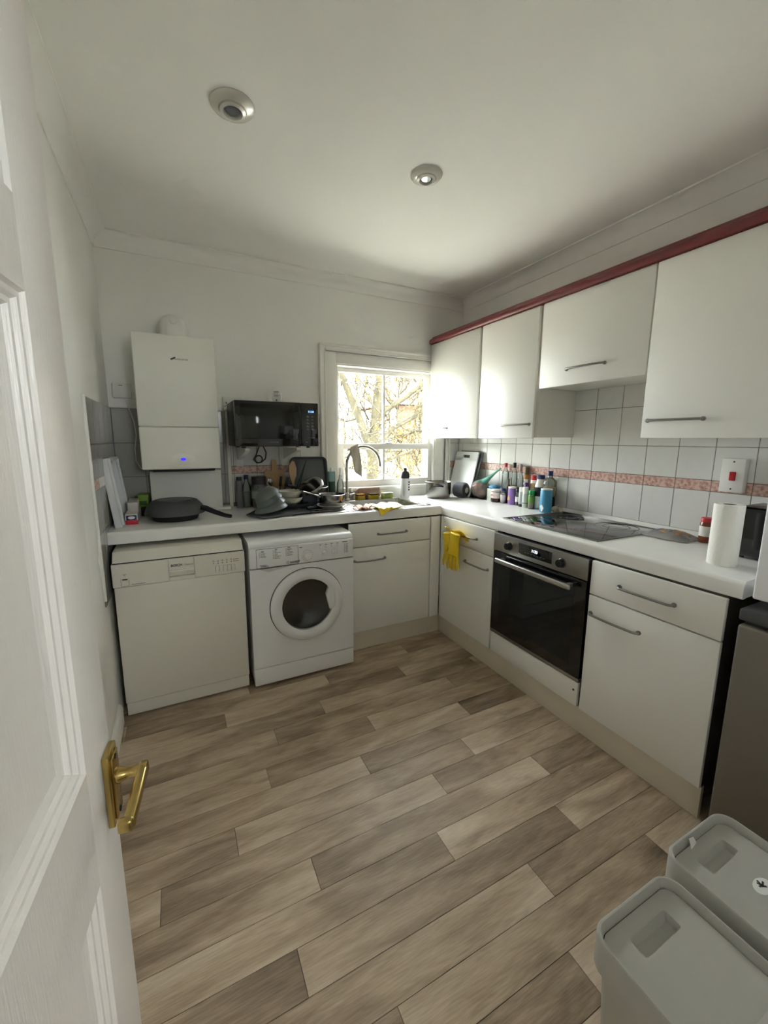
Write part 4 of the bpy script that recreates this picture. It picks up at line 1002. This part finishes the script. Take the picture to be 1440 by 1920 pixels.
# tipped stack of grey crockery (upside down)
for k, lab in enumerate(('lowest grey bowl of the tilted upside down stack', 'second grey bowl of the tilted upside down stack', 'third grey bowl of the tilted upside down stack', 'topmost grey bowl of the tilted upside down stack')):
    bowl(lab, -1.712-.0125*k, -.405, ZT+.082+.027*k, (.1, .088, .084, .078)[k], (.05, .062, .062, .06)[k], M_gbowl, 180, (-12, -24, -26, -28)[k], 'tilted grey crockery')
bowl('grey shallow dish under the cream bowls', -1.535, -.30, ZT+.012, .098, .035, M_gbowl)
bowl('lower cream bowl of the pair of cream bowls', -1.555, -.30, ZT+.030, .078, .055, M_wbowl, group='cream bowls')
bowl('upper cream bowl of the pair of cream bowls', -1.560, -.295, ZT+.066, .080, .06, M_wbowl, group='cream bowls')
t = thing('washing_up_tub', 'navy square tub between the cream bowls and saucepan', 'tub', (-1.435, -.27, ZT+.0065))
b = MB(); q = [rr_pts(-.055, .055, -.055, .055, .015), rr_pts(-.063, .063, -.063, .063, .018)]
b.rrect(-.055, .055, -.055, .055, .016, 0, .092); b.rrect(-.060, .060, -.060, .060, .018, .086, .1)
b.build('body', M_navy, t)
t = thing('frying_pan', 'dark frying pan lying across the navy tub', 'frying pan', (-1.375, -.21, ZT+.1075))
MB().lathe([(0, 0), (.07, 0), (.092, .022), (.096, .026), (.092, .026), (.068, .005), (0, .004)], n=36).build('pan', M_blackm, t)
MB().lathe([(.0965, .022), (.0985, .025), (.0965, .028), (.0945, .025)], n=36).build('rim', M_steelb, t)
MB().tube([(-.09, -.02, .02), (-.12, -.028, .03), (-.19, -.05, .048)], [.007, .009, .01], 10).build('handle', M_black, t)
t = thing('pan_lid', 'stainless steel lid tipped on edge above the navy tub', 'pan lid', (-1.425, -.315, ZT+.158))
MB().lathe([(0, .014), (.05, .012), (.078, .004), (.082, -.004), (.082, -.016), (.079, -.016), (.079, -.004), (.05, .008), (0, .010)], n=40, mx=Matrix.Rotation(R(24), 4, 'X') @ Matrix.Rotation(R(-28), 4, 'Y')).build('lid', M_chrome, t)
plate_p = [(0, .003), (.055, 0), (.06, .005), (.092, .016), (.1, .022), (.098, .024), (.09, .019), (.058, .008), (0, .007)]
t = thing('plate', 'white plate under the steel saucepan', 'plate', (-1.305, -.37, ZT+.0068)); MB().lathe(plate_p, n=36).build('plate_body', M_wbowl, t)
t = thing('saucepan', 'small stainless steel saucepan with a long thin handle on a plate', 'saucepan', (-1.298, -.362, ZT+.0158))
MB().lathe([(0, 0), (.078, 0), (.083, .006), (.084, .078), (.087, .081), (.084, .082), (.0815, .078), (.080, .008), (0, .005)], n=40).build('pan', M_chrome, t)
MB().tube([(-.082, -.012, .068), (-.10, -.016, .078), (-.15, -.03, .095), (-.205, -.045, .112)], [.006, .0055, .005, .0065], 10).build('handle', M_steel, t)
t = thing('scrubbing_brush', 'short dark handled brush lying in front of the navy tub', 'brush', (-1.445, -.41, ZT+.0108), 28)
MB().tube([(-.045, 0, .012), (-.02, 0, .014), (.01, 0, .012), (.035, 0, .02)], [.009, .011, .008, .012], 10).build('handle', M_navy, t); MB().box(.03, .055, -.012, .012, .0, .018, .003).build('bristles', M_blackm, t)
t = thing('cutlery_pot', 'white pot holding spoons and knives behind the cream bowls', 'cutlery pot', (-1.605, -.13, ZT))
MB().lathe([(0, 0), (.042, 0), (.048, .12), (.046, .12), (.040, .004), (0, .004)], n=28).build('pot', M_wbowl, t)
def cutl(name, label, x, y, ang, m, kind, cat):
    t_ = thing(name, label, cat, (x, y, ZT+.02), 0, 'cutlery standing in the pot')
    mx_ = Matrix.Rotation(R(ang), 4, 'Y')
    b = MB().tube([(0, 0, 0), (0, 0, .13)], [.0035, .0035], 8, mx=mx_)
    if kind == 'spoon': b.blob((0, 0, .155), .017, .006, .026, 0, 1, 3, 0, mx_)
    else: b.box(-.009, .009, -.0012, .0012, .12, .185, .001, mx=mx_)
    b.build('implement', m, t_)
cutl('spoon', 'steel serving spoon in the cutlery pot', -1.622, -.135, -10, M_chrome, 'spoon', 'spoon')
cutl('knife', 'black knife leaning in the cutlery pot', -1.60, -.135, 8, M_black, 'knife', 'knife')
cutl('knife', 'dark broad spatula in the cutlery pot', -1.585, -.13, 18, M_dark, 'knife', 'spatula')
for lab, a_, x_ in (('black chopstick leaning right above the cream bowls, longer one', 22, -1.508), ('black chopstick leaning right above the cream bowls, shorter one', 17, -1.49)):
    t = thing('chopstick', lab, 'chopstick', (x_, -.255, ZT+.125), 0, 'black chopsticks')
    MB().tube([(0, 0, 0), (0, 0, .14), (0, 0, .205 if a_ > 20 else .17)], [.0045, .004, .0025], 8, mx=Matrix.Rotation(R(a_), 4, 'Y')).build('stick', M_black, t)
t = thing('chopping_board', 'wooden paddle chopping board leaning on the tiles under the microwave', 'chopping board', (-1.595, -.055, ZT))
pts = [(-.068, 0), (.068, 0), (.068, .225), (.06, .235), (.022, .237), (.017, .25), (.017, .30), (.012, .315), (-.012, .315), (-.017, .30), (-.017, .25), (-.022, .237), (-.06, .235), (-.068, .225)]
MB().prism(pts, 'y', -.008, .008, Matrix.Rotation(R(-7), 4, 'X')).build('board', M_wood, t)
t = thing('wooden_spatula', 'pale wooden spatula standing between paddle board and baking tray', 'spatula', (-1.478, -.145, ZT+.0068))
MB().prism([(-.012, 0), (.0, 0), (-.008, .12), (-.004, .16), (.012, .20), (.016, .25), (.004, .295), (-.012, .30), (-.03, .27), (-.036, .22), (-.026, .17), (-.018, .12)], 'y', -.004, .004, Matrix.Rotation(R(-8), 4, 'X')).build('blade', cm('spatula_wood', (204, 168, 134), .6), t)
t = thing('baking_tray', 'dark grey baking tray leaning on the wall beside the window', 'baking tray', (-1.362, -.105, ZT+.016))
mxr = Matrix.Rotation(R(-10), 4, 'X')
b = MB().prism(rr_pts(-.125, .125, .0, .305, .028, 5), 'y', -.0, .003, mxr)
b.build('base', cm('tray_grey', (78, 84, 86), .5), t)
pr_ = [(x, z) for x, z in rr_pts(-.128, .128, -.003, .308, .03, 5)]
MB().tube([mxr @ Vector((x, -.012, z)) for x, z in pr_], .0085, 8, closed=True).build('rim', cm('tray_dark', (52, 57, 60), .45), t)
bottle('bottle', 'slim grey bottle with a dark square cap beside the boiler boxing', 'bottle', -1.838, -.075, .021, .205, cm('bottle_grey', (122, 124, 128), .35), M_navy, .7, .88, caph=.022, capr=.017)
bottle('bottle', 'clear sauce bottle behind the slim grey bottle', 'bottle', -1.79, -.055, .028, .215, M_bottle, c_navy, .45, .6, caph=.02, fill=(.1, cm('greyish', (150, 156, 154), .6)))
jar('storage_jar', 'big clear storage jar with a dark lid behind the grey crockery', 'jar', -1.712, -.085, .052, .205, M_bottle, cm('lid_dark', (52, 44, 46), .3), .05, band=(.06, .11, cm('label_pale', (176, 180, 170), .6, var=.2, vscale=40)), fill=(.12, cm('jar_food', (142, 142, 126), .7)))

# ------------------------------------------------------------------ left end of the worktop
t = thing('frying_pan', 'grey speckled frying pan upside down with a black handle', 'frying pan', (-2.222, -.312, ZT+.034))
MB().lathe([(.152, 0), (.156, .002), (.154, .012), (.142, .045), (.118, .072), (.1, .078), (.097, .0765), (.0, .0765)], n=48).build('pan', M_pan, t)
MB().lathe([(0, .0768), (.09, .0768), (.09, .0785), (0, .0785)], n=40).build('base_disc', cm('pan_base', (112, 110, 106), .4, metal=.6), t)
mm = Matrix.Rotation(R(-34), 4, 'Z')
MB().tube([(.140, 0, .028), (.165, 0, .034)], [.011, .010], 10, mx=mm).build('bracket', M_steel, t)
b = MB().tube([(.162, 0, .036), (.185, 0, .032), (.24, 0, .012), (.30, 0, -.006), (.335, 0, -.010)], [.015, .0155, .0135, .012, .0105], 12, mx=mm)
b.build('handle', M_black, t)
t = thing('roasting_tin', 'low black tin underneath the upturned frying pan', 'tin', (-2.222, -.31, ZT))
b = MB(); b.lathe([(0, 0), (.115, 0), (.128, .033), (.125, .033), (.112, .004), (0, .004)], n=36); b.build('tin_body', M_blackm, t)
def wrapbox(label, x, y0, y1, z, w_, h_, m1, m2, ry=0):
    t_ = thing('wrap_box', label, 'box', (x, y0, z), 0)
    MB().box(-w_/2, w_/2, 0, y1-y0, 0, h_, .001).build('carton', m1, t_)
    MB().box(-w_/2-.0004, w_/2+.0004, -.0006, .012, 0.0004, h_*.42, .0005).build('end_print', m2, t_)
    return t_
M_carton = cm('carton_white', (206, 202, 194), .6, var=.1, vscale=30)
t = wrapbox('white and red wrap carton at the wall end of the worktop', -2.432, -.395, -.10, ZT, .056, .056, M_carton, cm('carton_red', (198, 40, 56), .5))
MB().box(-.024, .024, -.0012, .0, .024, .050, .0005).build('blue_panel', cm('carton_blue', (46, 48, 110), .5), t)
MB().lathe([(0, .0012), (.016, .0012), (.016, 0)], n=24, mx=Matrix.Translation((0, -.001, .037)) @ Matrix.Rotation(R(90), 4, 'X') @ Matrix.Diagonal((1, .5, 1, 1))).build('oval_print', l_white, t)
t = thing('wrap_box', 'white carton lying on the red ended wrap carton', 'box', (-2.430, -.30, ZT+.0565), 2)
MB().box(-.024, .024, 0, .20, 0, .048, .002).build('carton', M_carton, t)
t = thing('wrap_box', 'green carton beside the upturned frying pan', 'box', (-2.390, -.14, ZT), -2)
MB().box(-.026, .026, 0, .11, 0, .055, .001).build('lower_carton', cm('carton_black', (30, 34, 28), .6), t)
MB().box(-.026, .026, 0, .11, .055, .125, .001).build('upper_carton', cm('carton_green', (112, 150, 40), .5, var=.15, vscale=40), t)
MB().box(-.018, .018, -.001, .0, .065, .090, .0004).build('printed_mark', cm('carton_dkgreen', (46, 78, 24), .5), t)
t = thing('tray', 'white plastic tray standing on edge against the left wall', 'tray', (-2.488, -.315, ZT))
mxr = Matrix.Rotation(R(-6), 4, 'Y')
b = MB().box(-.012, -.006, -.15, .15, 0, .35, .002, mx=mxr)
b.box(-.012, .022, -.152, -.146, 0, .352, .002, mx=mxr); b.box(-.012, .022, .146, .152, 0, .352, .002, mx=mxr); b.box(-.012, .022, -.15, .15, -.0, .006, .002, mx=mxr); b.box(-.012, .022, -.15, .15, .346, .352, .002, mx=mxr)
b.build('tray_body', cm('tray_white', (222, 224, 226), .4), t)
MB().box(.020, .034, -.158, -.140, .01, .352, .003, mx=mxr).box(.020, .034, .140, .158, .01, .352, .003, mx=mxr).box(.020, .034, -.14, .14, .338, .352, .003, mx=mxr).build('lip', cm('tray_white', (222, 224, 226), .4), t)

# ------------------------------------------------------------------ right end of the worktop
t = thing('kitchen_roll', 'white kitchen paper roll standing near the worktop end', 'kitchen roll', (-.405, -2.125, ZT))
prf = [(.019, 0), (.043, 0), (.045, .003), (.045, .222), (.043, .225), (.02, .225), (.019, .222), (.019, 0)]
MB().lathe(prf, n=44).build('paper', cm('kitchen_paper', (240, 238, 230), .9, bump=.35, bscale=220, var=.02), t)
MB().lathe([(.0188, .002), (.0188, .224), (.0175, .224), (.0175, .002), (.0188, .002)], n=28).build('core', cm('cardboard', (120, 100, 82), .8), t)
MB().sheet(lambda u_, v_: (.045*math.cos(R(200+30*u_))*(1.0+.03*u_), .045*math.sin(R(200+30*u_))*(1+.03*u_), .002+.221*v_), 6, 2, .0006).build('loose_sheet', cm('kitchen_paper', (240, 238, 230), .9), t)
t = thing('toaster', 'black toaster beside the kitchen roll', 'toaster', (-.155, -2.160, ZT))
MB().box(-.095, .095, -.13, .075, .008, .20, .018, 4).build('body', cm('toaster_black', (10, 10, 12), .12, coat=.5), t)
for y_ in (-.07, .0):
    MB().box(-.075, .075, y_-.016, y_+.016, .197, .2008, .001).build('slot', M_blackm, t)
b = MB().box(-.088, .088, -.12, .066, .1995, .2035, .003)
b.build('top_plate', cm('toaster_top', (44, 45, 48), .2, metal=.7), t)
for x_ in (-.07, .07):
    for y_ in (-.1, .05): MB().cyl((x_, y_, 0), (x_, y_, .012), .01, n=10).build('foot', M_black, t)
jar('sauce_jar', 'small sauce jar with a red lid beside the kitchen roll', 'jar', -.085, -1.922, .026, .112, cm('sauce_brown', (120, 62, 40), .2), c_red, .018, band=(.03, .075, l_white))
t = thing('bread_packet', 'clear packet with blue print and flat buns inside', 'packet', (-.115, -1.80, ZT), 0)
MB().blob((0, 0, .017), .062, .066, .016, .25, 3, 4, 3).build('buns', cm('bread', (176, 134, 90), .8, var=.25, vscale=30), t)
def pk(u_, v_):
    x_ = -.095+.19*u_; y_ = .115-.215*v_
    e_ = math.sin(u_*math.pi)**.6*math.sin(min(1, max(0, v_*1.15-.08))*math.pi)**.6
    return (x_*(1-.25*abs(v_-.5)), y_, .004+.030*e_+.003*noise.noise(Vector((u_*6, v_*6, 1))))
MB().sheet(pk, 22, 22, .0006).build('wrapper', clear_mat('wrapper', (252, 251, 249), .3, .18, .25), t)
MB().sheet(lambda u_, v_: tuple(Vector(pk(.40+.34*u_, .10+.2*v_))+Vector((0, 0, .0014))), 8, 6, .0004).build('blue_print', cm('print_blue', (76, 110, 160), .4), t)
for k in range(4):
    MB().sheet(lambda u_, v_: tuple(Vector(pk(.25+.5*u_, .42+.11*k+.02*v_))+Vector((0, 0, .0014))), 8, 1, .0004).build('printed_line', cm('print_grey', (150, 140, 136), .5), t)

# ------------------------------------------------------------------ fridge and box on top
fg = thing('fridge', 'silver grey undercounter fridge with dark worktop edge', 'fridge', (-.3, -2.56, 0))
MB().box(-.54, -.03, -2.845, -2.275, .015, .80, .004).build('body', M_dark, fg, world=True)
MB().box(-.602, -.545, -2.845, -2.272, .04, .797, .008, 3).build('door', M_fridge, fg, world=True)
MB().box(-.600, -.03, -2.848, -2.270, .812, .850, .006, 3).build('top', cm('fridge_top', (66, 66, 66), .45), fg, world=True)
MB().box(-.575, -.04, -2.84, -2.28, .797, .812).build('shadow_gap', M_blackm, fg, world=True, smooth=0)
for x_ in (-.5, -.08):
    for y_ in (-2.82, -2.30): MB().cyl((x_, y_, 0), (x_, y_, .02), .02, n=10).build('foot', M_black, fg, world=True)
t = thing('countertop_appliance', 'white box shaped appliance standing on the fridge', 'appliance', (-.36, -2.56, .85))
MB().box(-.60, -.09, -2.82, -2.305, .895, 1.33, .006, 3).build('body', M_appl, t, world=True)
MB().box(-.622, -.602, -2.82, -2.303, .898, 1.328, .006, 3).build('door', M_appl, t, world=True)
for x_ in (-.55, -.14):
    for y_ in (-2.78, -2.35): MB().cyl((x_, y_, .850), (x_, y_, .896), .018, n=10).build('foot', M_black, t, world=True)

# ------------------------------------------------------------------ recycling bins
def bin_(label, x0, x1, y0, y1, h, sticker):
    t = thing('recycling_bin', label, 'bin', ((x0+x1)/2, (y0+y1)/2, 0), 0, 'grey lidded recycling bins')
    a, c = (x1-x0)/2, (y1-y0)/2
    q = bmesh.new(); rings = []
    for ins, z, r in ((.030, 0, .03), (.028, .006, .03), (.012, h-.075, .034), (.012, h-.072, .034), (.0, h-.070, .038), (.0, h-.004, .038), (.003, h, .036), (.006, h, .034), (.009, h-.004, .03), (.012, h-.022, .028)):
        rings.append([q.verts.new((x, y, z)) for x, y in rr_pts(-a+ins, a-ins, -c+ins, c-ins, r, 6)])
    for A, B in zip(rings, rings[1:]):
        for k in range(len(A)): q.faces.new((A[k], A[(k+1) % len(A)], B[(k+1) % len(A)], B[k]))
    q.faces.new(rings[0][::-1]); bmesh.ops.recalc_face_normals(q, faces=q.faces[:])
    b = MB(); b._merge(q); b.build('body', M_bin, t)
    # lid with finger recess
    L = (-a+.0135, a-.0135, -c+.0135, c-.0135); zl = h-.020
    rx0, rx1, ry0, ry1 = -.059, .059, c-.075, c-.040
    q = bmesh.new()
    P = rr_pts(L[0], L[1], L[2], L[3], .027, 6); n_ = len(P)
    T = [q.verts.new((x, y, zl)) for x, y in P]; Bt = [q.verts.new((x, y, zl-.006)) for x, y in P]
    hole = rr_pts(rx0, rx1, ry0, ry1, .006, 6); H1 = [q.verts.new((x, y, zl)) for x, y in hole]
    H2 = [q.verts.new((x*.93, (ry0+ry1)/2+(y-(ry0+ry1)/2)*.6-.002, zl-.016)) for x, y in hole]
    for k in range(n_):
        j = (k+1) % n_
        q.faces.new((T[k], T[j], H1[j], H1[k])); q.faces.new((H1[k], H1[j], H2[j], H2[k])); q.faces.new((T[j], T[k], Bt[k], Bt[j]))
    q.faces.new(H2); bmesh.ops.recalc_face_normals(q, faces=q.faces[:])
    b = MB(); b._merge(q)
    lid = b.build('lid', M_bin, t, smooth=35)
    MB().box(-.055, .055, -c+.014, -c+.07, zl, zl+.005, .003).build('hinge_plate', M_bin, lid)
    b = MB()
    b.tube([(x, y, zl-.0035) for x, y in rr_pts(-a+.0122, a-.0122, -c+.0122, c-.0122, .028, 6)], .0014, 5, closed=True)
    b.build('lid_gap', M_blackm, t)
    if sticker:
        cx_, cy__ = sticker
        MB().lathe([(0, .0006), (.021, .0006), (.021, 0)], n=28, mx=Matrix.Translation((cx_, cy__, zl)) @ Matrix.Diagonal((1.25, .72, 1, 1))).build('sticker', cm('sticker_white', (230, 232, 228), .5), lid)
        b = MB()
        for ang, l_ in ((20, .013), (110, .010), (75, .012), (160, .009), (-35, .008)):
            b.box(-.001, l_, -.0018, .0018, .0006, .0011, mx=Matrix.Translation((cx_, cy__, zl)) @ Matrix.Rotation(R(ang), 4, 'Z'))
        b.build('sticker_emblem', M_print, lid, smooth=0)
    return t, h
bin_('grey lidded recycling bin nearer the camera', -1.522, -1.264, -2.735, -2.454, .42, None)
t, h_ = bin_('grey lidded recycling bin beside the fridge, with an oval sticker', -1.226, -.968, -2.710, -2.428, .42, (.01, .004))
MB().sheet(lambda u_, v_: (-.045+.03*u_, .118+.004*u_+.008*v_, .405+.022*v_*(1-u_*.6)), 4, 4, .0008).build('paper_scrap', cm('scrap', (236, 234, 226), .8), t)['label'] = 'torn scrap of white paper caught under the lid'

# ------------------------------------------------------------------ hall window
t = thing('window_2', 'white framed hall window beyond the doorway', 'window', (-1.4, -4.39, 1.45), kind='structure')
b = MB().box(-1.70, -1.67, -4.43, -4.37, 1.45, 2.1).box(-1.13, -1.10, -4.43, -4.37, 1.45, 2.1).box(-1.67, -1.13, -4.43, -4.37, 1.45, 1.48).box(-1.67, -1.13, -4.43, -4.37, 2.07, 2.1)
b.build('frame', M_trim, t, world=True, smooth=0)
MB().box(-1.67, -1.13, -4.402, -4.398, 1.48, 2.07).build('pane', M_glass, t, world=True, smooth=0)

# ------------------------------------------------------------------ outside
tag(MB().box(-40, 60, -60, 80, -3.2, -3.0).build('ground', cm('paving', (186, 182, 170), .9, var=.2, vscale=.6), smooth=0), 'pale paved garden far below the window', 'ground', kind='structure')
M_bark = cm('bark', (50, 46, 30), .9, var=.35, vscale=5, bump=.6, bscale=18)
tr = thing('garden_tree', 'forked bare tree just outside the window', 'tree', (1.55, 5.0, -3.0))
def limb(name, pts, rs, n=9): return MB().tube(pts, rs, n).build(name, M_bark, tr, world=True)
limb('trunk', [(1.5, 5.1, -3.0), (1.53, 5.05, -1), (1.546, 5, .46), (1.575, 5, .95), (1.585, 5, 1.35)], [.22, .17, .13, .125, .12])
limb('branch', [(1.58, 5, 1.2), (1.60, 5, 1.6), (1.65, 4.95, 2.2), (1.70, 4.9, 2.7), (1.78, 4.9, 3.4), (1.8, 5.0, 4.4)], [.11, .105, .1, .09, .07, .03])
limb('branch', [(1.53, 5, 1.1), (1.42, 5.0, 1.40), (1.22, 5.0, 1.9), (1.05, 5.05, 2.3), (.92, 5.1, 2.66), (.7, 5.2, 3.5), (.5, 5.3, 4.4)], [.09, .085, .08, .07, .062, .045, .02])
limb('branch', [(1.64, 5, 1.75), (1.80, 4.9, 1.98), (2.2, 4.8, 2.24), (2.71, 4.7, 2.62), (3.4, 4.6, 3.1), (4.2, 4.6, 3.4)], [.05, .052, .05, .046, .036, .015])
limb('branch', [(1.60, 5, 1.1), (1.74, 4.95, 1.32), (2.0, 4.9, 1.62), (2.35, 4.85, 1.80), (2.71, 4.8, 1.98), (3.4, 4.8, 2.5)], [.05, .055, .052, .046, .04, .015])
limb('branch', [(1.56, 5, .7), (1.75, 4.95, .88), (1.95, 4.9, .97), (2.38, 4.8, 1.13), (2.9, 4.8, 1.5)], [.03, .035, .034, .03, .012])
random.seed(11)
b = MB(); tips = []
def twig(p, d, l_, r_, dep):
    d = d.normalized(); pts = [p]; q = p.copy()
    for k in range(3):
        d = (d+Vector((random.uniform(-.35, .35), random.uniform(-.25, .25), random.uniform(-.2, .4)))).normalized(); q = q+d*l_/3; pts.append(q.copy())
    b.tube(pts, [r_, r_*.8, r_*.6, r_*.4], 4)
    tips.extend(pts[1:])
    if dep:
        for k in range(3): twig(pts[random.choice((1, 2, 3))], d+Vector((random.uniform(-1, 1), random.uniform(-.6, .6), random.uniform(-.5, .8))), l_*.65, r_*.68, dep-1)
for k in range(85):
    p = Vector((random.uniform(.6, 3.3), random.uniform(4.6, 5.6), random.uniform(.4, 2.9)))
    twig(p, Vector((random.uniform(-1, 1), random.uniform(-.3, .3), random.uniform(-.2, 1))), random.uniform(.4, .8), .02, 2)
b.build('twigs', M_bark, tr, world=True)['kind'] = 'stuff'
def leaves(parent, pts, m, name, size, spread, per, seed):
    random.seed(seed); vs = []; fs = []
    for p in pts:
        for k in range(per):
            c = Vector(p)+Vector((random.gauss(0, spread), random.gauss(0, spread), random.gauss(0, spread)))
            a = Vector((random.uniform(-1, 1), random.uniform(-1, 1), random.uniform(-1, 1))).normalized(); e_ = a.cross(Vector((random.uniform(-1, 1), .3, random.uniform(-1, 1)))).normalized()
            s_ = size*random.uniform(.6, 1.3); i = len(vs)
            vs += [c-a*s_, c+e_*s_*.45, c+a*s_, c-e_*s_*.45]; fs.append((i, i+1, i+2, i+3))
    me = bpy.data.meshes.new(name); me.from_pydata([tuple(v-parent.location) for v in vs], [], fs); me.materials.append(m)
    o = bpy.data.objects.new(name, me); COL.objects.link(o); o.parent = parent; o['kind'] = 'stuff'
leaves(tr, tips, cm('leaf_yellow', (92, 76, 26), .7, var=.3, vscale=3), 'leaves', .036, .10, 2, 5)
def bush(label, x, y, z, rx, rz_, m, n, seed, name='garden_shrub'):
    t_ = thing(name, label, 'shrub', (x, y, -3.0)); random.seed(seed); P = []
    for k in range(n):
        a = random.uniform(0, 2*math.pi); c_ = random.uniform(-.6, 1); r_ = math.sqrt(max(0, 1-c_*c_))*random.uniform(.75, 1.05)
        P.append(Vector((x+rx*r_*math.cos(a), y+rx*.6*r_*math.sin(a), z+rz_*c_)))
    leaves(t_, P, m, 'foliage', .075, .12, 6, seed)
    MB().tube([(x, y, -3), (x+.1, y, z-rz_*.5), (x, y, z+rz_*.4)], [.12, .09, .03], 7).build('stem', M_bark, t_, world=True)
bush('yellowing leafy shrub low behind the tree', 4.4, 7.0, -.35, 1.1, .9, cm('leaf_gold', (84, 68, 28), .7, var=.3, vscale=2), 170, 3)
bush('pale brown shrub behind the forked tree', 1.9, 9.0, .4, .9, .9, cm('leaf_brown', (74, 60, 36), .7, var=.3, vscale=2), 110, 6)
bush('tall golden shrub in front of the brick house', 6.3, 11.5, .9, 1.0, 1.3, cm('leaf_gold', (84, 68, 28), .7), 170, 8)
def blocker_tree(label, x, y, z, rx, rz_, n, seed, m):
    t_ = thing('garden_tree', label, 'tree', (x, y, -3.0)); random.seed(seed); P = []  # added out of view: crown blocks side sky light from the window cupboard
    for k in range(n):
        a = random.uniform(0, 2*math.pi); c_ = random.uniform(-.9, 1); r_ = math.sqrt(max(0, 1-c_*c_))*random.uniform(.6, 1.0)
        P.append(Vector((x+rx*r_*math.cos(a), y+rx*r_*math.sin(a), z+rz_*c_)))
    leaves(t_, P, m, 'foliage', .16, .12, 4, seed)
    MB().tube([(x, y, -3), (x+.1, y, -1.0), (x, y, z)], [.2, .16, .05], 8).build('trunk', M_bark, t_, world=True)
blocker_tree('unseen leafy tree added close to the house wall to block sky light', -3.3, 1.7, .6, .95, 2.2, 700, 21, cm('leaf_green', (74, 88, 44), .7, var=.3, vscale=2))
blocker_tree('unseen leafy tree added further out to block sky light', -6.3, 4.4, .9, 1.5, 2.6, 1100, 22, cm('leaf_green', (74, 88, 44), .7))
hs = thing('brick_house', 'brick house with orange roof across the garden', 'house', (9.5, 15.5, -3.0))
M_brick = cm('brick', (92, 70, 54), .85, var=.2, vscale=6)
MB().box(7.15, 14, 14, 20, -3, 2.95).build('brick_wall', M_brick, hs, world=True, smooth=0)
MB().box(6.4, 7.148, 14.02, 20, -3, 2.75).build('rendered_wall', cm('render_white', (140, 138, 134), .85), hs, world=True, smooth=0)
q = bmesh.new(); v_ = [q.verts.new(c) for c in ((7.0, 13.5, 3.0), (14.2, 13.5, 3.0), (14.2, 20.5, 3.0), (7.0, 20.5, 3.0), (10.6, 17, 6.2), (11.0, 17, 6.2))]
for f_ in ((0, 1, 5, 4), (1, 2, 5), (2, 3, 4, 5), (3, 0, 4), (3, 2, 1, 0)): q.faces.new([v_[k] for k in f_])
b = MB(); b._merge(q); b.build('roof', cm('roof_orange', (98, 78, 62), .85, var=.25, vscale=4), hs, world=True, smooth=0)
MB().box(7.0, 14.2, 13.38, 13.52, 2.94, 3.06, .02).build('gutter', cm('gutter_blue', (60, 62, 70), .5), hs, world=True)
for x_ in (8.2, 10.6, 12.4):
    wq = MB().box(x_, x_+.95, 13.95, 14.02, 1.0, 2.3, .01).build('window', M_trim, hs, world=True)
    for k in range(2): MB().box(x_+.06+.44*k, x_+.45+.44*k, 13.94, 13.96, 1.08, 2.22).build('pane', cm('far_pane', (96, 108, 120), .1), wq, world=True, smooth=0)
